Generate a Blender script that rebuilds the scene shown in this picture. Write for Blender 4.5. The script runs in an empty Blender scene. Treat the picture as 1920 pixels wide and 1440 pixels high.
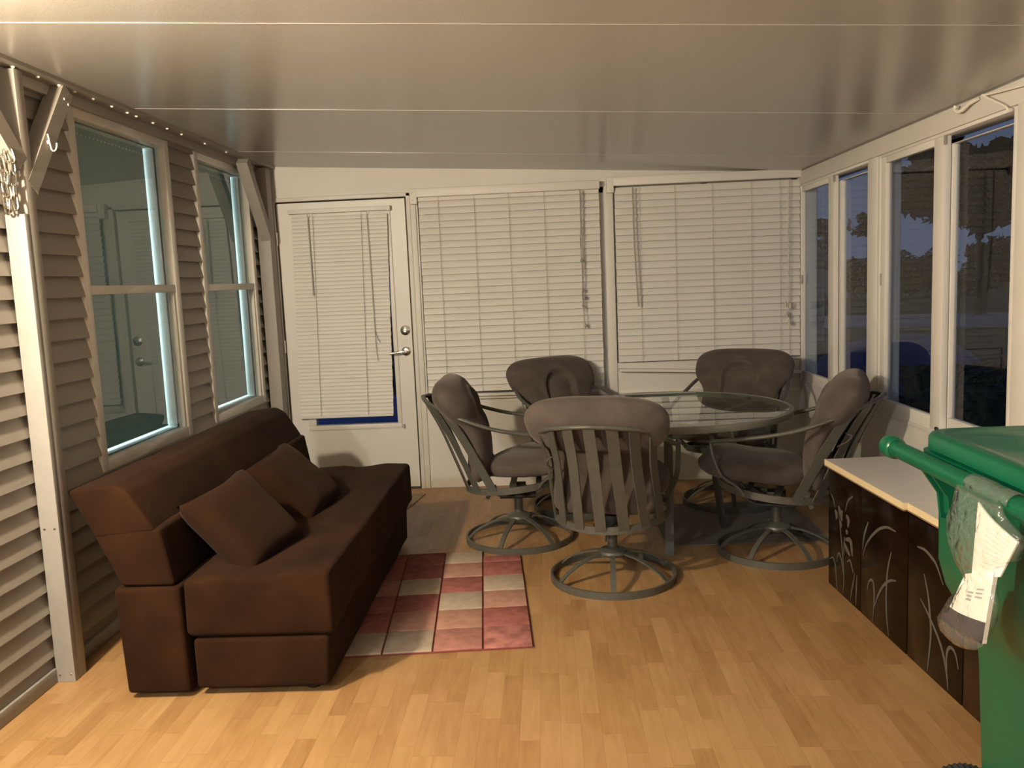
import bpy, bmesh, math, random
from mathutils import Vector, Matrix, noise
random.seed(7)
SC = bpy.context.scene
COL = SC.collection
PI = math.pi

# ------------------------------------------------------------------ helpers
def link(o, parent=None):
    COL.objects.link(o)
    if parent is not None:
        o.parent = parent
    return o

def tag(o, label=None, cat=None, group=None, kind=None):
    if label: o['label'] = label
    if cat: o['category'] = cat
    if group: o['group'] = group
    if kind: o['kind'] = kind
    return o

def empty(name, loc=(0, 0, 0), rz=0.0, label=None, cat=None, group=None, kind=None):
    o = bpy.data.objects.new(name, None)
    o.empty_display_size = 0.1
    o.location = loc
    o.rotation_euler = (0, 0, rz)
    link(o)
    return tag(o, label, cat, group, kind)

def catmull(pts, n=8, closed=False):
    P = [Vector(p) for p in pts]
    out = []
    m = len(P)
    segs = m if closed else m - 1
    for i in range(segs):
        if closed:
            a, b, c, d = P[(i - 1) % m], P[i], P[(i + 1) % m], P[(i + 2) % m]
        else:
            b, c = P[i], P[i + 1]
            a = P[i - 1] if i > 0 else b * 2 - c
            d = P[i + 2] if i + 2 < m else c * 2 - b
        for k in range(n):
            t = k / n
            out.append(0.5 * ((2 * b) + (c - a) * t + (2 * a - 5 * b + 4 * c - d) * t * t + (3 * b - a - 3 * c + d) * t ** 3))
    if not closed:
        out.append(P[-1].copy())
    return out

class MB:
    """collects shapes into one bmesh; build() links them as one mesh object"""
    def __init__(s):
        s.bm = bmesh.new()
        s.mi = 0
    def _new(s, faces):
        for f in faces:
            f.material_index = s.mi
    def box(s, x0, x1, y0, y1, z0, z1, bev=0.0, seg=2, M=None):
        b = bmesh.new()
        bmesh.ops.create_cube(b, size=1.0)
        for v in b.verts:
            v.co = Vector((x0 + (v.co.x + .5) * (x1 - x0), y0 + (v.co.y + .5) * (y1 - y0), z0 + (v.co.z + .5) * (z1 - z0)))
        if bev > 0:
            bmesh.ops.bevel(b, geom=list(b.edges), offset=bev, segments=seg, profile=0.5, affect='EDGES')
        s.merge(b, M)
        return s
    def merge(s, b, M=None):
        if M is not None:
            b.transform(M)
        mp = {}
        for v in b.verts:
            mp[v] = s.bm.verts.new(v.co)
        for f in b.faces:
            try:
                nf = s.bm.faces.new([mp[v] for v in f.verts])
                nf.material_index = s.mi
            except ValueError:
                pass
        b.free()
    def sweep(s, pts, prof, closed=False, up=(0, 0, 1), cap=True, widths=None):
        """sweep the 2-D profile (side, up) along pts"""
        P = [Vector(p) for p in pts]
        n = len(P)
        rings = []
        upv = Vector(up)
        for i in range(n):
            if closed:
                t = P[(i + 1) % n] - P[(i - 1) % n]
            else:
                t = P[min(i + 1, n - 1)] - P[max(i - 1, 0)]
            t.normalize()
            u = upv
            if callable(up): u = up(i)
            side = t.cross(u)
            if side.length < 1e-5:
                side = t.cross(Vector((1, 0.01, 0)))
            side.normalize()
            u2 = side.cross(t).normalized()
            w = 1.0 if widths is None else widths[i]
            rings.append([s.bm.verts.new(P[i] + side * (a * w) + u2 * (b * w)) for a, b in prof])
        m = len(prof)
        fs = []
        for i in range(n if closed else n - 1):
            A, B = rings[i], rings[(i + 1) % n]
            for k in range(m):
                fs.append(s.bm.faces.new([A[k], A[(k + 1) % m], B[(k + 1) % m], B[k]]))
        if not closed and cap:
            fs.append(s.bm.faces.new(list(reversed(rings[0]))))
            fs.append(s.bm.faces.new(rings[-1]))
        s._new(fs)
        return s
    def tube(s, pts, r, n=8, closed=False, up=(0, 0, 1), flat=1.0, widths=None):
        prof = [(r * math.cos(2 * PI * k / n), flat * r * math.sin(2 * PI * k / n)) for k in range(n)]
        return s.sweep(pts, prof, closed, up, True, widths)
    def bar(s, pts, w, h, up=(0, 0, 1), closed=False):
        return s.sweep(pts, [(-w / 2, -h / 2), (w / 2, -h / 2), (w / 2, h / 2), (-w / 2, h / 2)], closed, up)
    def lathe(s, prof, n=32, cx=0, cy=0, axis='z', M=None):
        """prof: list of (r, z), closed ends if r==0"""
        b = bmesh.new()
        rings = []
        for r, z in prof:
            if r < 1e-6:
                rings.append([b.verts.new((cx, cy, z))])
            else:
                rings.append([b.verts.new((cx + r * math.cos(2 * PI * k / n), cy + r * math.sin(2 * PI * k / n), z)) for k in range(n)])
        for A, B in zip(rings, rings[1:]):
            for k in range(n):
                k2 = (k + 1) % n
                if len(A) == 1 and len(B) == 1: continue
                if len(A) == 1: b.faces.new([A[0], B[k2], B[k]])
                elif len(B) == 1: b.faces.new([A[k], A[k2], B[0]])
                else: b.faces.new([A[k], A[k2], B[k2], B[k]])
        if len(rings[0]) > 1 and prof[0] != prof[-1]:
            b.faces.new(list(reversed(rings[0])))
        if len(rings[-1]) > 1 and prof[0] != prof[-1]:
            b.faces.new(rings[-1])
        s.merge(b, M)
        return s
    def prism(s, poly, y0, y1, bev=0.0, seg=3, M=None):
        """polygon in (x, z) extruded along y"""
        b = bmesh.new()
        A = [b.verts.new((x, y0, z)) for x, z in poly]
        B = [b.verts.new((x, y1, z)) for x, z in poly]
        n = len(poly)
        b.faces.new(A)
        b.faces.new(list(reversed(B)))
        for k in range(n):
            b.faces.new([A[(k + 1) % n], A[k], B[k], B[(k + 1) % n]])
        bmesh.ops.recalc_face_normals(b, faces=list(b.faces))
        if bev > 0:
            bmesh.ops.bevel(b, geom=list(b.edges), offset=bev, segments=seg, profile=0.5, affect='EDGES')
        s.merge(b, M)
        return s
    def grid(s, nu, nv, fn, close_u=False):
        V = [[s.bm.verts.new(fn(i, j)) for j in range(nv)] for i in range(nu)]
        fs = []
        for i in range(nu if close_u else nu - 1):
            for j in range(nv - 1):
                fs.append(s.bm.faces.new([V[i][j], V[(i + 1) % nu][j], V[(i + 1) % nu][j + 1], V[i][j + 1]]))
        s._new(fs)
        return V
    def poly(s, pts):
        f = s.bm.faces.new([s.bm.verts.new(p) for p in pts])
        f.material_index = s.mi
        return f
    def build(s, name, mats, parent=None, smooth=40, loc=None, recalc=True):
        if recalc:
            bmesh.ops.recalc_face_normals(s.bm, faces=list(s.bm.faces))
        me = bpy.data.meshes.new(name)
        s.bm.to_mesh(me)
        s.bm.free()
        if not isinstance(mats, (list, tuple)):
            mats = [mats]
        for m in mats:
            me.materials.append(m)
        if smooth:
            me.polygons.foreach_set('use_smooth', [True] * len(me.polygons))
            me.set_sharp_from_angle(angle=math.radians(smooth))
        o = bpy.data.objects.new(name, me)
        if loc is not None: o.location = loc
        return link(o, parent)

def subdiv(o, levels=1, simple=False):
    m = o.modifiers.new('subdivision', 'SUBSURF')
    m.levels = m.render_levels = levels
    if simple: m.subdivision_type = 'SIMPLE'
    return o

def copy_tree(o, parent=None):
    c = o.copy()
    COL.objects.link(c)
    c.parent = parent
    for ch in list(o.children):
        copy_tree(ch, c)
    return c

# ------------------------------------------------------------------ materials
def new_mat(name):
    m = bpy.data.materials.new(name)
    m.use_nodes = True
    nt = m.node_tree
    return m, nt, nt.nodes['Principled BSDF']

def N(nt, typ, **kw):
    n = nt.nodes.new(typ)
    for k, v in kw.items():
        setattr(n, k, v)
    return n

def mat(name, col, rough=0.6, metal=0.0, var=0.0, vscale=6.0, vcol=None, bump=0.0, bscale=60.0, spec=0.5, sheen=0.0, stretch=(1, 1, 1), detail=4.0):
    m, nt, p = new_mat(name)
    p.inputs['Base Color'].default_value = (*col, 1)
    p.inputs['Roughness'].default_value = rough
    p.inputs['Metallic'].default_value = metal
    p.inputs['Specular IOR Level'].default_value = spec
    if sheen:
        p.inputs['Sheen Weight'].default_value = sheen
        p.inputs['Sheen Roughness'].default_value = 0.5
        p.inputs['Sheen Tint'].default_value = (*[min(1, c * 3 + .1) for c in col], 1)
    if var or bump:
        tc = N(nt, 'ShaderNodeTexCoord')
        mp = N(nt, 'ShaderNodeMapping')
        mp.inputs['Scale'].default_value = stretch
        nt.links.new(tc.outputs['Object'], mp.inputs['Vector'])
    if var:
        nz = N(nt, 'ShaderNodeTexNoise')
        nz.inputs['Scale'].default_value = vscale
        nz.inputs['Detail'].default_value = detail
        nt.links.new(mp.outputs[0], nz.inputs['Vector'])
        mx = N(nt, 'ShaderNodeMix', data_type='RGBA')
        rp = N(nt, 'ShaderNodeMapRange')
        rp.inputs['From Min'].default_value = 0.3
        rp.inputs['From Max'].default_value = 0.7
        nt.links.new(nz.outputs['Fac'], rp.inputs['Value'])
        nt.links.new(rp.outputs[0], mx.inputs['Factor'])
        lo = [c * (1 - var) for c in col]
        hi = vcol if vcol else [min(1, c * (1 + var)) for c in col]
        mx.inputs['A'].default_value = (*lo, 1)
        mx.inputs['B'].default_value = (*hi, 1)
        nt.links.new(mx.outputs['Result'], p.inputs['Base Color'])
    if bump:
        nb = N(nt, 'ShaderNodeTexNoise')
        nb.inputs['Scale'].default_value = bscale
        nb.inputs['Detail'].default_value = 3.0
        nt.links.new(mp.outputs[0], nb.inputs['Vector'])
        bp = N(nt, 'ShaderNodeBump')
        bp.inputs['Strength'].default_value = bump
        bp.inputs['Distance'].default_value = 0.01
        nt.links.new(nb.outputs['Fac'], bp.inputs['Height'])
        nt.links.new(bp.outputs[0], p.inputs['Normal'])
    return m

def glass_mat(name, tint=(0.92, 0.96, 0.95), ior=1.75, rough=0.0, haze=0.0, hcol=(.8, .8, .8), bump=0.0, bscale=30):
    """clear pane: see-through with a Fresnel reflection on its outer faces, optionally with a little surface dust"""
    m = bpy.data.materials.new(name)
    m.use_nodes = True
    nt = m.node_tree
    nt.nodes.clear()
    out = N(nt, 'ShaderNodeOutputMaterial')
    tr = N(nt, 'ShaderNodeBsdfTransparent'); tr.inputs[0].default_value = (*tint, 1)
    gl = N(nt, 'ShaderNodeBsdfGlossy'); gl.inputs['Roughness'].default_value = rough
    gl.inputs[0].default_value = (1, 1, 1, 1)
    fr = N(nt, 'ShaderNodeFresnel'); fr.inputs['IOR'].default_value = ior
    ge = N(nt, 'ShaderNodeNewGeometry')
    sub = N(nt, 'ShaderNodeMath', operation='SUBTRACT'); sub.inputs[0].default_value = 1.0
    mul = N(nt, 'ShaderNodeMath', operation='MULTIPLY')
    nt.links.new(ge.outputs['Backfacing'], sub.inputs[1])
    nt.links.new(sub.outputs[0], mul.inputs[0])
    nt.links.new(fr.outputs[0], mul.inputs[1])
    base = tr.outputs[0]
    if haze:
        df = N(nt, 'ShaderNodeBsdfDiffuse'); df.inputs[0].default_value = (*hcol, 1)
        mh = N(nt, 'ShaderNodeMixShader'); mh.inputs[0].default_value = haze
        nt.links.new(tr.outputs[0], mh.inputs[1]); nt.links.new(df.outputs[0], mh.inputs[2])
        base = mh.outputs[0]
    mx = N(nt, 'ShaderNodeMixShader')
    nt.links.new(mul.outputs[0], mx.inputs[0])
    nt.links.new(base, mx.inputs[1])
    nt.links.new(gl.outputs[0], mx.inputs[2])
    nt.links.new(mx.outputs[0], out.inputs['Surface'])
    if bump:
        tc = N(nt, 'ShaderNodeTexCoord')
        nb = N(nt, 'ShaderNodeTexNoise'); nb.inputs['Scale'].default_value = bscale
        nt.links.new(tc.outputs['Object'], nb.inputs['Vector'])
        bp = N(nt, 'ShaderNodeBump'); bp.inputs['Strength'].default_value = bump; bp.inputs['Distance'].default_value = .02
        nt.links.new(nb.outputs['Fac'], bp.inputs['Height'])
        nt.links.new(bp.outputs[0], gl.inputs['Normal'])
        nt.links.new(bp.outputs[0], fr.inputs['Normal'])
    return m

def floor_mat():
    m, nt, p = new_mat('oak_laminate')
    tc = N(nt, 'ShaderNodeTexCoord')
    sp = N(nt, 'ShaderNodeSeparateXYZ')
    nt.links.new(tc.outputs['Object'], sp.inputs[0])
    def math_(op, a, b=None, c=None):
        n = N(nt, 'ShaderNodeMath', operation=op)
        for i, v in enumerate((a, b, c)):
            if v is None: continue
            if isinstance(v, (int, float)): n.inputs[i].default_value = v
            else: nt.links.new(v, n.inputs[i])
        return n.outputs[0]
    W, L = 0.066, 0.34
    xr = math_('DIVIDE', sp.outputs['X'], W)
    row = math_('FLOOR', xr)
    wn = N(nt, 'ShaderNodeTexWhiteNoise', noise_dimensions='1D')
    nt.links.new(row, wn.inputs['W'])
    yr = math_('ADD', math_('DIVIDE', sp.outputs['Y'], L), math_('MULTIPLY', wn.outputs['Value'], 7.3))
    colm = math_('FLOOR', yr)
    cb = N(nt, 'ShaderNodeCombineXYZ')
    nt.links.new(row, cb.inputs[0]); nt.links.new(colm, cb.inputs[1])
    w2 = N(nt, 'ShaderNodeTexWhiteNoise', noise_dimensions='3D')
    nt.links.new(cb.outputs[0], w2.inputs['Vector'])
    # grain, stretched along the strip and shifted for each strip
    ad = N(nt, 'ShaderNodeVectorMath', operation='MULTIPLY_ADD')
    nt.links.new(w2.outputs['Color'], ad.inputs[0]); ad.inputs[1].default_value = (9, 9, 9)
    nt.links.new(tc.outputs['Object'], ad.inputs[2])
    mp = N(nt, 'ShaderNodeMapping'); mp.inputs['Scale'].default_value = (26, 3.0, 1)
    nt.links.new(ad.outputs[0], mp.inputs['Vector'])
    nz = N(nt, 'ShaderNodeTexNoise'); nz.inputs['Scale'].default_value = 1.0; nz.inputs['Detail'].default_value = 5
    nz.inputs['Distortion'].default_value = 1.2
    nt.links.new(mp.outputs[0], nz.inputs['Vector'])
    nk = N(nt, 'ShaderNodeTexNoise'); nk.inputs['Scale'].default_value = 5.0; nk.inputs['Detail'].default_value = 2
    nt.links.new(ad.outputs[0], nk.inputs['Vector'])
    fac = math_('ADD', math_('MULTIPLY', w2.outputs['Value'], 0.30), math_('ADD', math_('MULTIPLY', nz.outputs['Fac'], 0.6), math_('MULTIPLY', nk.outputs['Fac'], 0.32)))
    cr = N(nt, 'ShaderNodeValToRGB')
    e = cr.color_ramp.elements
    e[0].position = 0.28; e[0].color = (0.235, 0.122, 0.046, 1)
    e[1].position = 0.92; e[1].color = (0.42, 0.262, 0.122, 1)
    k = cr.color_ramp.elements.new(0.58); k.color = (0.335, 0.192, 0.082, 1)
    nt.links.new(fac, cr.inputs[0])
    # hairline seams
    fx = math_('FRACT', xr)
    ex = math_('LESS_THAN', math_('MINIMUM', fx, math_('SUBTRACT', 1.0, fx)), 0.014)
    fy = math_('FRACT', yr)
    ey = math_('LESS_THAN', math_('MINIMUM', fy, math_('SUBTRACT', 1.0, fy)), 0.0035)
    ln = math_('MAXIMUM', ex, ey)
    mx = N(nt, 'ShaderNodeMix', data_type='RGBA')
    nt.links.new(math_('MULTIPLY', ln, 0.32), mx.inputs['Factor'])
    nt.links.new(cr.outputs[0], mx.inputs['A'])
    mx.inputs['B'].default_value = (0.14, 0.07, 0.025, 1)
    nt.links.new(mx.outputs['Result'], p.inputs['Base Color'])
    p.inputs['Roughness'].default_value = 0.42
    p.inputs['Specular IOR Level'].default_value = 0.35
    return m

M_floor = floor_mat()
M_ceil = mat('painted_roof_panel', (0.37, 0.350, 0.322), rough=0.23, spec=0.7, bump=0.05, bscale=160)
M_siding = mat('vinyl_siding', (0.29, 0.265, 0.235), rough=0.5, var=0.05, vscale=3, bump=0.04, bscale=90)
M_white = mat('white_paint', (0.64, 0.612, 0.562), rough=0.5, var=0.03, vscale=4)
M_wall = mat('white_wall_panel', (0.63, 0.605, 0.565), rough=0.6, var=0.04, vscale=2.5)
M_frame = mat('white_aluminium', (0.66, 0.638, 0.595), rough=0.42, var=0.02, vscale=5)
M_door = mat('door_paint', (0.66, 0.638, 0.60), rough=0.45, var=0.03, vscale=3)
M_gap = mat('painted_gap_shade', (0.02, 0.018, 0.016), rough=0.9)  # near-black colour standing in for the shade around the door
M_blind = mat('blind_slat_white', (0.66, 0.634, 0.592), rough=0.5, var=0.03, vscale=3)
M_mini = mat('mini_blind_white', (0.66, 0.638, 0.60), rough=0.5, var=0.03, vscale=3)
M_cord = mat('cord_grey', (0.33, 0.30, 0.265), rough=0.8)
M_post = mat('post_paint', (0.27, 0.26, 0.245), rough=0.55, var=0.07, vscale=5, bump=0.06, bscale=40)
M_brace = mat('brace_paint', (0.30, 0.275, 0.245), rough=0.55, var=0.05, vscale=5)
M_chrome = mat('satin_nickel', (0.62, 0.60, 0.56), rough=0.25, metal=1.0)
M_chain = mat('zinc_chain', (0.60, 0.58, 0.53), rough=0.22, metal=1.0)
M_screw = mat('bright_screw', (0.95, 0.90, 0.80), rough=0.3)
M_sofa = mat('brown_microsuede', (0.0195, 0.0074, 0.0025), rough=0.92, var=0.42, vscale=4.5, bump=0.10, bscale=230, spec=0.12, sheen=0.10)
M_pillow = mat('pillow_microsuede', (0.0185, 0.0076, 0.0032), rough=0.95, var=0.16, vscale=9, bump=0.12, bscale=230, spec=0.12, sheen=0.2)
M_foot = mat('black_plastic', (0.012, 0.011, 0.010), rough=0.5)
M_cush = mat('taupe_suede', (0.072, 0.059, 0.052), rough=0.92, var=0.20, vscale=11, bump=0.10, bscale=200, spec=0.15, sheen=0.5)
M_metal = mat('pewter_powder_coat', (0.074, 0.074, 0.063), rough=0.42, var=0.12, vscale=40, spec=0.5)
M_spring = mat('black_spring_steel', (0.015, 0.015, 0.015), rough=0.45)
M_rim = mat('table_rim', (0.13, 0.132, 0.112), rough=0.4, var=0.08, vscale=30)
M_tglass = glass_mat('table_glass', (0.80, 0.88, 0.84), ior=2.0)
M_tleg = mat('table_leg_metal', (0.055, 0.056, 0.052), rough=0.45, var=0.1, vscale=30)
M_hglass = glass_mat('house_window_glass', (0.90, 0.97, 0.96), ior=1.85)
M_pglass = glass_mat('porch_window_glass', (0.82, 0.86, 0.90), ior=1.38)
M_shade = mat('room_darkening_shade', (0.20, 0.245, 0.23), rough=0.9, bump=.05, bscale=60)
M_reveal = mat('house_window_reveal', (0.72, 0.76, 0.75), rough=0.7)
M_green = mat('green_cart_plastic', (0.0008, 0.080, 0.038), rough=0.33, var=0.08, vscale=8, bump=0.03, bscale=220, spec=0.5)
M_tyre = mat('black_tyre', (0.010, 0.010, 0.011), rough=0.7)
M_lam = mat('white_laminate', (0.55, 0.53, 0.50), rough=0.3, var=0.03, vscale=5)
M_ply = mat('cream_edge_band', (0.72, 0.60, 0.38), rough=0.5, var=0.06, vscale=30, stretch=(1, 1, 12))
M_gloss = mat('dark_brown_gloss', (0.0085, 0.0042, 0.0020), rough=0.16, var=0.25, vscale=3, spec=0.2)
M_etch = mat('etched_grey', (0.085, 0.075, 0.064), rough=0.6)
M_paper = mat('white_paper', (0.78, 0.74, 0.70), rough=0.8, var=0.04, vscale=20)
M_navy = mat('navy_print', (0.007, 0.010, 0.026), rough=0.4)
M_ink = mat('grey_print', (0.34, 0.34, 0.36), rough=0.8)
M_bag = glass_mat('clear_polythene', (0.93, 0.95, 0.94), ior=1.55, rough=0.10, haze=0.055, hcol=(.8, .82, .8), bump=1.0, bscale=26)
M_mat = mat('grey_floor_mat', (0.17, 0.145, 0.135), rough=0.9, var=0.06, vscale=9, bump=0.1, bscale=300)
M_doormat = mat('tan_doormat', (0.30, 0.225, 0.15), rough=0.9, var=0.08, vscale=9, bump=0.1, bscale=200)
M_hookw = mat('white_wire', (0.74, 0.70, 0.62), rough=0.45)

def shade_cloth():
    # grey room-darkening cloth that still lets a little of the house light through
    m, nt, p = new_mat('shade_cloth')
    p.inputs['Base Color'].default_value = (.22, .265, .25, 1); p.inputs['Roughness'].default_value = .9
    t = N(nt, 'ShaderNodeBsdfTranslucent'); t.inputs[0].default_value = (.62, .80, .76, 1)
    mx = N(nt, 'ShaderNodeMixShader'); mx.inputs[0].default_value = .07
    nt.links.new(p.outputs[0], mx.inputs[1]); nt.links.new(t.outputs[0], mx.inputs[2])
    nt.links.new(mx.outputs[0], nt.nodes['Material Output'].inputs['Surface'])
    return m
M_shade = shade_cloth()

# ------------------------------------------------------------------ room dimensions
XL, XR, D = -1.936, 1.746, 5.924
ZL, ZR = 2.296, 2.091
YB = -1.6                                  # wall behind the camera
SL = (ZR - ZL) / (XR - XL)
def zc(x): return ZL + SL * (x - XL)

# floor
tag(MB().box(XL - .6, XR + .12, YB - .1, D + .14, -.12, 0).build('floor', M_floor, smooth=0),
    'honey oak strip laminate floor of the porch', 'floor', kind='structure')

# ceiling: a sloping slab of pan panels with raised seams
def tilt_box(mb, x0, x1, y0, y1, lo, hi):
    b = bmesh.new()
    bmesh.ops.create_cube(b, size=1.0)
    for v in b.verts:
        x = x0 + (v.co.x + .5) * (x1 - x0)
        v.co = Vector((x, y0 + (v.co.y + .5) * (y1 - y0), zc(x) + (lo if v.co.z < 0 else hi)))
    mb.merge(b)
mb = MB(); tilt_box(mb, XL - .6, XR + .12, YB - .1, D + .14, 0, .14)
ceil = tag(mb.build('ceiling', M_ceil, smooth=0), 'low sloping ceiling of smooth beige roof panels', 'ceiling', kind='structure')
for y in (1.31, 2.60, 3.90, 5.20):
    mb = MB(); tilt_box(mb, XL + .03, XR, y - .0025, y + .0025, -.0013, .002)
    mb.build('panel_seam', M_ceil, ceil, smooth=0)

# ------------------------------------------------------------------ left wall (house siding)
def siding(mb, y0, y1, z0, z1, ph=1.4545, dz=.0845, amp=.021):
    k = math.floor((z0 - ph) / dz)
    while ph + k * dz < z1:
        b0 = ph + k * dz; b1 = b0 + dz
        lo, hi = max(b0, z0), min(b1, z1)
        if hi - lo > .002:
            f = lambda z: XL + amp * (1 - (z - b0) / dz) ** 1.0
            # bowed board face, then the under-lip
            zs = [lo + (hi - lo) * t / 5 for t in range(6)]
            prof = [(XL - .02, lo)] + [(XL + amp * (1 - ((z - b0) / dz) ** 1.15), z) for z in zs] + [(XL - .02, hi)]
            mb.prism(prof, y0, y1)
        k += 1
W1 = (3.505, 4.445, .70, 2.245)            # y0 y1 z0 z1, outer frame of the two house windows
W2 = (4.765, 5.665, .70, 2.245)
mb = MB()
ZT = ZL + .02
for y0, y1 in ((YB, W1[0]), (W1[1], W2[0]), (W2[1], D)):
    siding(mb, y0, y1, 0.02, ZT)
for w in (W1, W2):
    siding(mb, w[0], w[1], 0.02, w[2]); siding(mb, w[0], w[1], w[3], ZT)
# solid wall behind the siding, around the openings
for y0, y1 in ((YB, W1[0] + .03), (W1[1] - .03, W2[0] + .03), (W2[1] - .03, D + .1)):
    mb.box(XL - .16, XL - .01, y0, y1, 0, ZT)
for w in (W1, W2):
    mb.box(XL - .16, XL - .01, w[0] + .03, w[1] - .03, 0, w[2] + .03)
    mb.box(XL - .16, XL - .01, w[0] + .03, w[1] - .03, w[3] - .03, ZT)
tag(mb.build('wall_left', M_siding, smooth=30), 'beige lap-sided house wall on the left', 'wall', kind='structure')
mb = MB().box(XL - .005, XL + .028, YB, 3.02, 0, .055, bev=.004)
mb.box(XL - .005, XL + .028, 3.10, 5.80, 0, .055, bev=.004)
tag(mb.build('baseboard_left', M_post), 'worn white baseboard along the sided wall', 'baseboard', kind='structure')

def house_window(name, w, label):
    y0, y1, z0, z1 = w
    root = empty(name, ((XL), (y0 + y1) / 2, z0), 0, label, 'window', kind='structure')
    cy = (y0 + y1) / 2
    def L(mb): mb.bm.transform(Matrix.Translation((-XL, -cy, -z0))); return mb
    fw = .05
    mb = MB()
    xo, xi = XL + .022, XL - .045
    mb.box(xi, xo, y0, y0 + fw, z0, z1, bev=.005); mb.box(xi, xo, y1 - fw, y1, z0, z1, bev=.005)
    mb.box(xi, xo - .002, y0 + fw - .004, y1 - fw + .004, z1 - fw, z1, bev=.003); mb.box(xi, xo - .002, y0 + fw - .004, y1 - fw + .004, z0, z0 + fw, bev=.003)
    L(mb).build('window_frame', M_brace if 0 else M_frame, root)
    g0, g1, h0, h1 = y0 + fw, y1 - fw, z0 + fw, z1 - fw
    zm = 1.481
    mb = MB(); mb.box(XL - .02, XL + .016, g0, g1, zm - .02, zm + .02, bev=.004)
    mb.box(XL - .02, XL + .012, g1 - .02, g1, h0, zm, bev=.003)
    L(mb).build('meeting_rail', M_frame, root)
    for k, (a, b) in enumerate(((h0, zm - .02), (zm + .02, h1))):
        mb = MB(); mb.box(XL - .008 - .012 * k, XL - .004 - .012 * k, g0, g1, a, b)
        L(mb).build('glass_pane', M_hglass, root, smooth=0)
    # plaster reveal inside the wall
    mb = MB(); t = .02
    mb.box(XL - .17, XL - .03, g0 - t, g0, h0 - t, h1 + t); mb.box(XL - .17, XL - .03, g1, g1 + t, h0 - t, h1 + t)
    mb.box(XL - .17, XL - .03, g0, g1, h1, h1 + t); mb.box(XL - .17, XL - .03, g0, g1, h0 - t, h0)
    L(mb).build('window_reveal', M_reveal, root, smooth=0)
    # closed room-darkening shade with light creeping past its far and lower edges
    mb = MB(); mb.box(XL - .092, XL - .086, g0 + .001, g1 - .013, h0 + .016, h1 - .0005)
    mb.tube([(XL - .089, g0 + .002, h0 + .016), (XL - .089, g1 - .013, h0 + .016)], .006, n=6)
    L(mb).build('roller_shade', M_shade, root, smooth=0)
    mb = MB()
    n = 24
    for i in range(n):
        yy = g0 + .03 + (g1 - g0 - .06) * i / (n - 1)
        mb.box(XL - .083, XL - .079, yy - .004, yy + .004, h1 - .035, h1 - .027)
    L(mb).build('shade_clip', M_reveal, root, smooth=0)
    return root
house_window('window_1', W1, 'nearer house window with white frame and closed grey shade')
house_window('window_2', W2, 'farther house window with white frame and closed grey shade, by the corner')

# the lit room inside the house, seen only as light around the shades
mb = MB()
mb.box(XL - .62, XL - .60, 3.2, 6.0, .4, 2.42)
mb.box(XL - .60, XL - .16, 3.18, 3.2, .4, 2.42); mb.box(XL - .60, XL - .16, 6.0, 6.02, .4, 2.42)
mb.box(XL - .60, XL - .16, 3.2, 6.0, .38, .4); mb.box(XL - .60, XL - .16, 3.2, 6.0, 2.42, 2.44)
tag(mb.build('wall_inner', M_reveal, smooth=0), 'pale wall of the lit house room behind the shades', 'wall', kind='structure')

# channel along the top of the left wall
mb = MB()
mb.box(XL + .002, XL + .045, YB, D, ZL - .062, ZL + .02, bev=.003)
mb.box(XL + .040, XL + .118, YB, D, ZL - .022, ZL + .02, bev=.002)
trim1 = tag(mb.build('trim_1', M_brace), 'beige metal channel along the left edge of the ceiling', 'trim', kind='structure')
for y in (3.06, 3.21, 3.35, 3.46, 3.60, 3.755, 3.895, 3.98, 4.15, 4.305, 4.475, 4.78, 5.1):
    x = XL + .085
    MB().lathe([(0, ZL - .0285), (.004, ZL - .028), (.0065, ZL - .0255), (.0075, ZL - .021)], n=10, cx=x, cy=y).build('screw', M_screw, trim1)

# ------------------------------------------------------------------ knee-braced posts
def brace_bar(mb, a, b, w, h):
    mb.bar([a, b], w, h, up=(1, 0, 0))
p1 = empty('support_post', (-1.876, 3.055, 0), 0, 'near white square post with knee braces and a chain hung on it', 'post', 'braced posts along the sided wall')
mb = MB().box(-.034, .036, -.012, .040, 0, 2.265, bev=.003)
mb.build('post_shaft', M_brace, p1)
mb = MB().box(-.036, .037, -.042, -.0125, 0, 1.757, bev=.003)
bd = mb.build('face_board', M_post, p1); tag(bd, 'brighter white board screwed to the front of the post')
for (x, z) in ((-.02, .03), (.022, .03), (-.018, .60), (.02, .60)):
    MB().lathe([(0, -.0025), (.0035, -.002), (.005, .0)], n=8, M=Matrix.Translation((x, -.0425, z)) @ Matrix.Rotation(-PI / 2, 4, 'X')).build('screw', M_chrome, bd)
mb = MB(); brace_bar(mb, (.004, .030, 1.855), (.004, .335, 2.262), .066, .066)
br = mb.build('knee_brace', M_brace, p1)
for (y, z) in ((.300, 2.222), (.325, 2.205)):
    MB().lathe([(0, .003), (.004, .0022), (.0055, 0)], n=8, M=Matrix.Translation((.037, y, z)) @ Matrix.Rotation(PI / 2, 4, 'Y')).build('screw', M_screw, br)
hkM = Matrix.Translation((.0375, .155, 2.035))
mb = MB().lathe([(0, .004), (.006, .003), (.008, 0)], n=10, M=hkM @ Matrix.Rotation(PI / 2, 4, 'Y'))
mb.tube([hkM @ Vector(p) for p in catmull([(.002, 0, .03), (.006, 0, .0), (.010, .002, -.028), (.016, .012, -.03), (.018, .022, -.016), (.018, .026, 0)], 4)], .0028, n=6)
tag(mb.build('cup_hook', M_screw, br), 'small pale L-shaped screw hook')
mb = MB(); brace_bar(mb, (.004, -.012, 1.935), (.004, -.30, 2.262), .066, .066)
mb.build('knee_brace', M_brace, p1)
p2 = empty('support_post', (-1.872, 5.78, 0), 0, 'corner post with one knee brace, beside the back door', 'post', 'braced posts along the sided wall')
MB().box(-.04, .045, -.05, .05, 0, 2.262, bev=.003).build('post_shaft', M_brace, p2)
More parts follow.
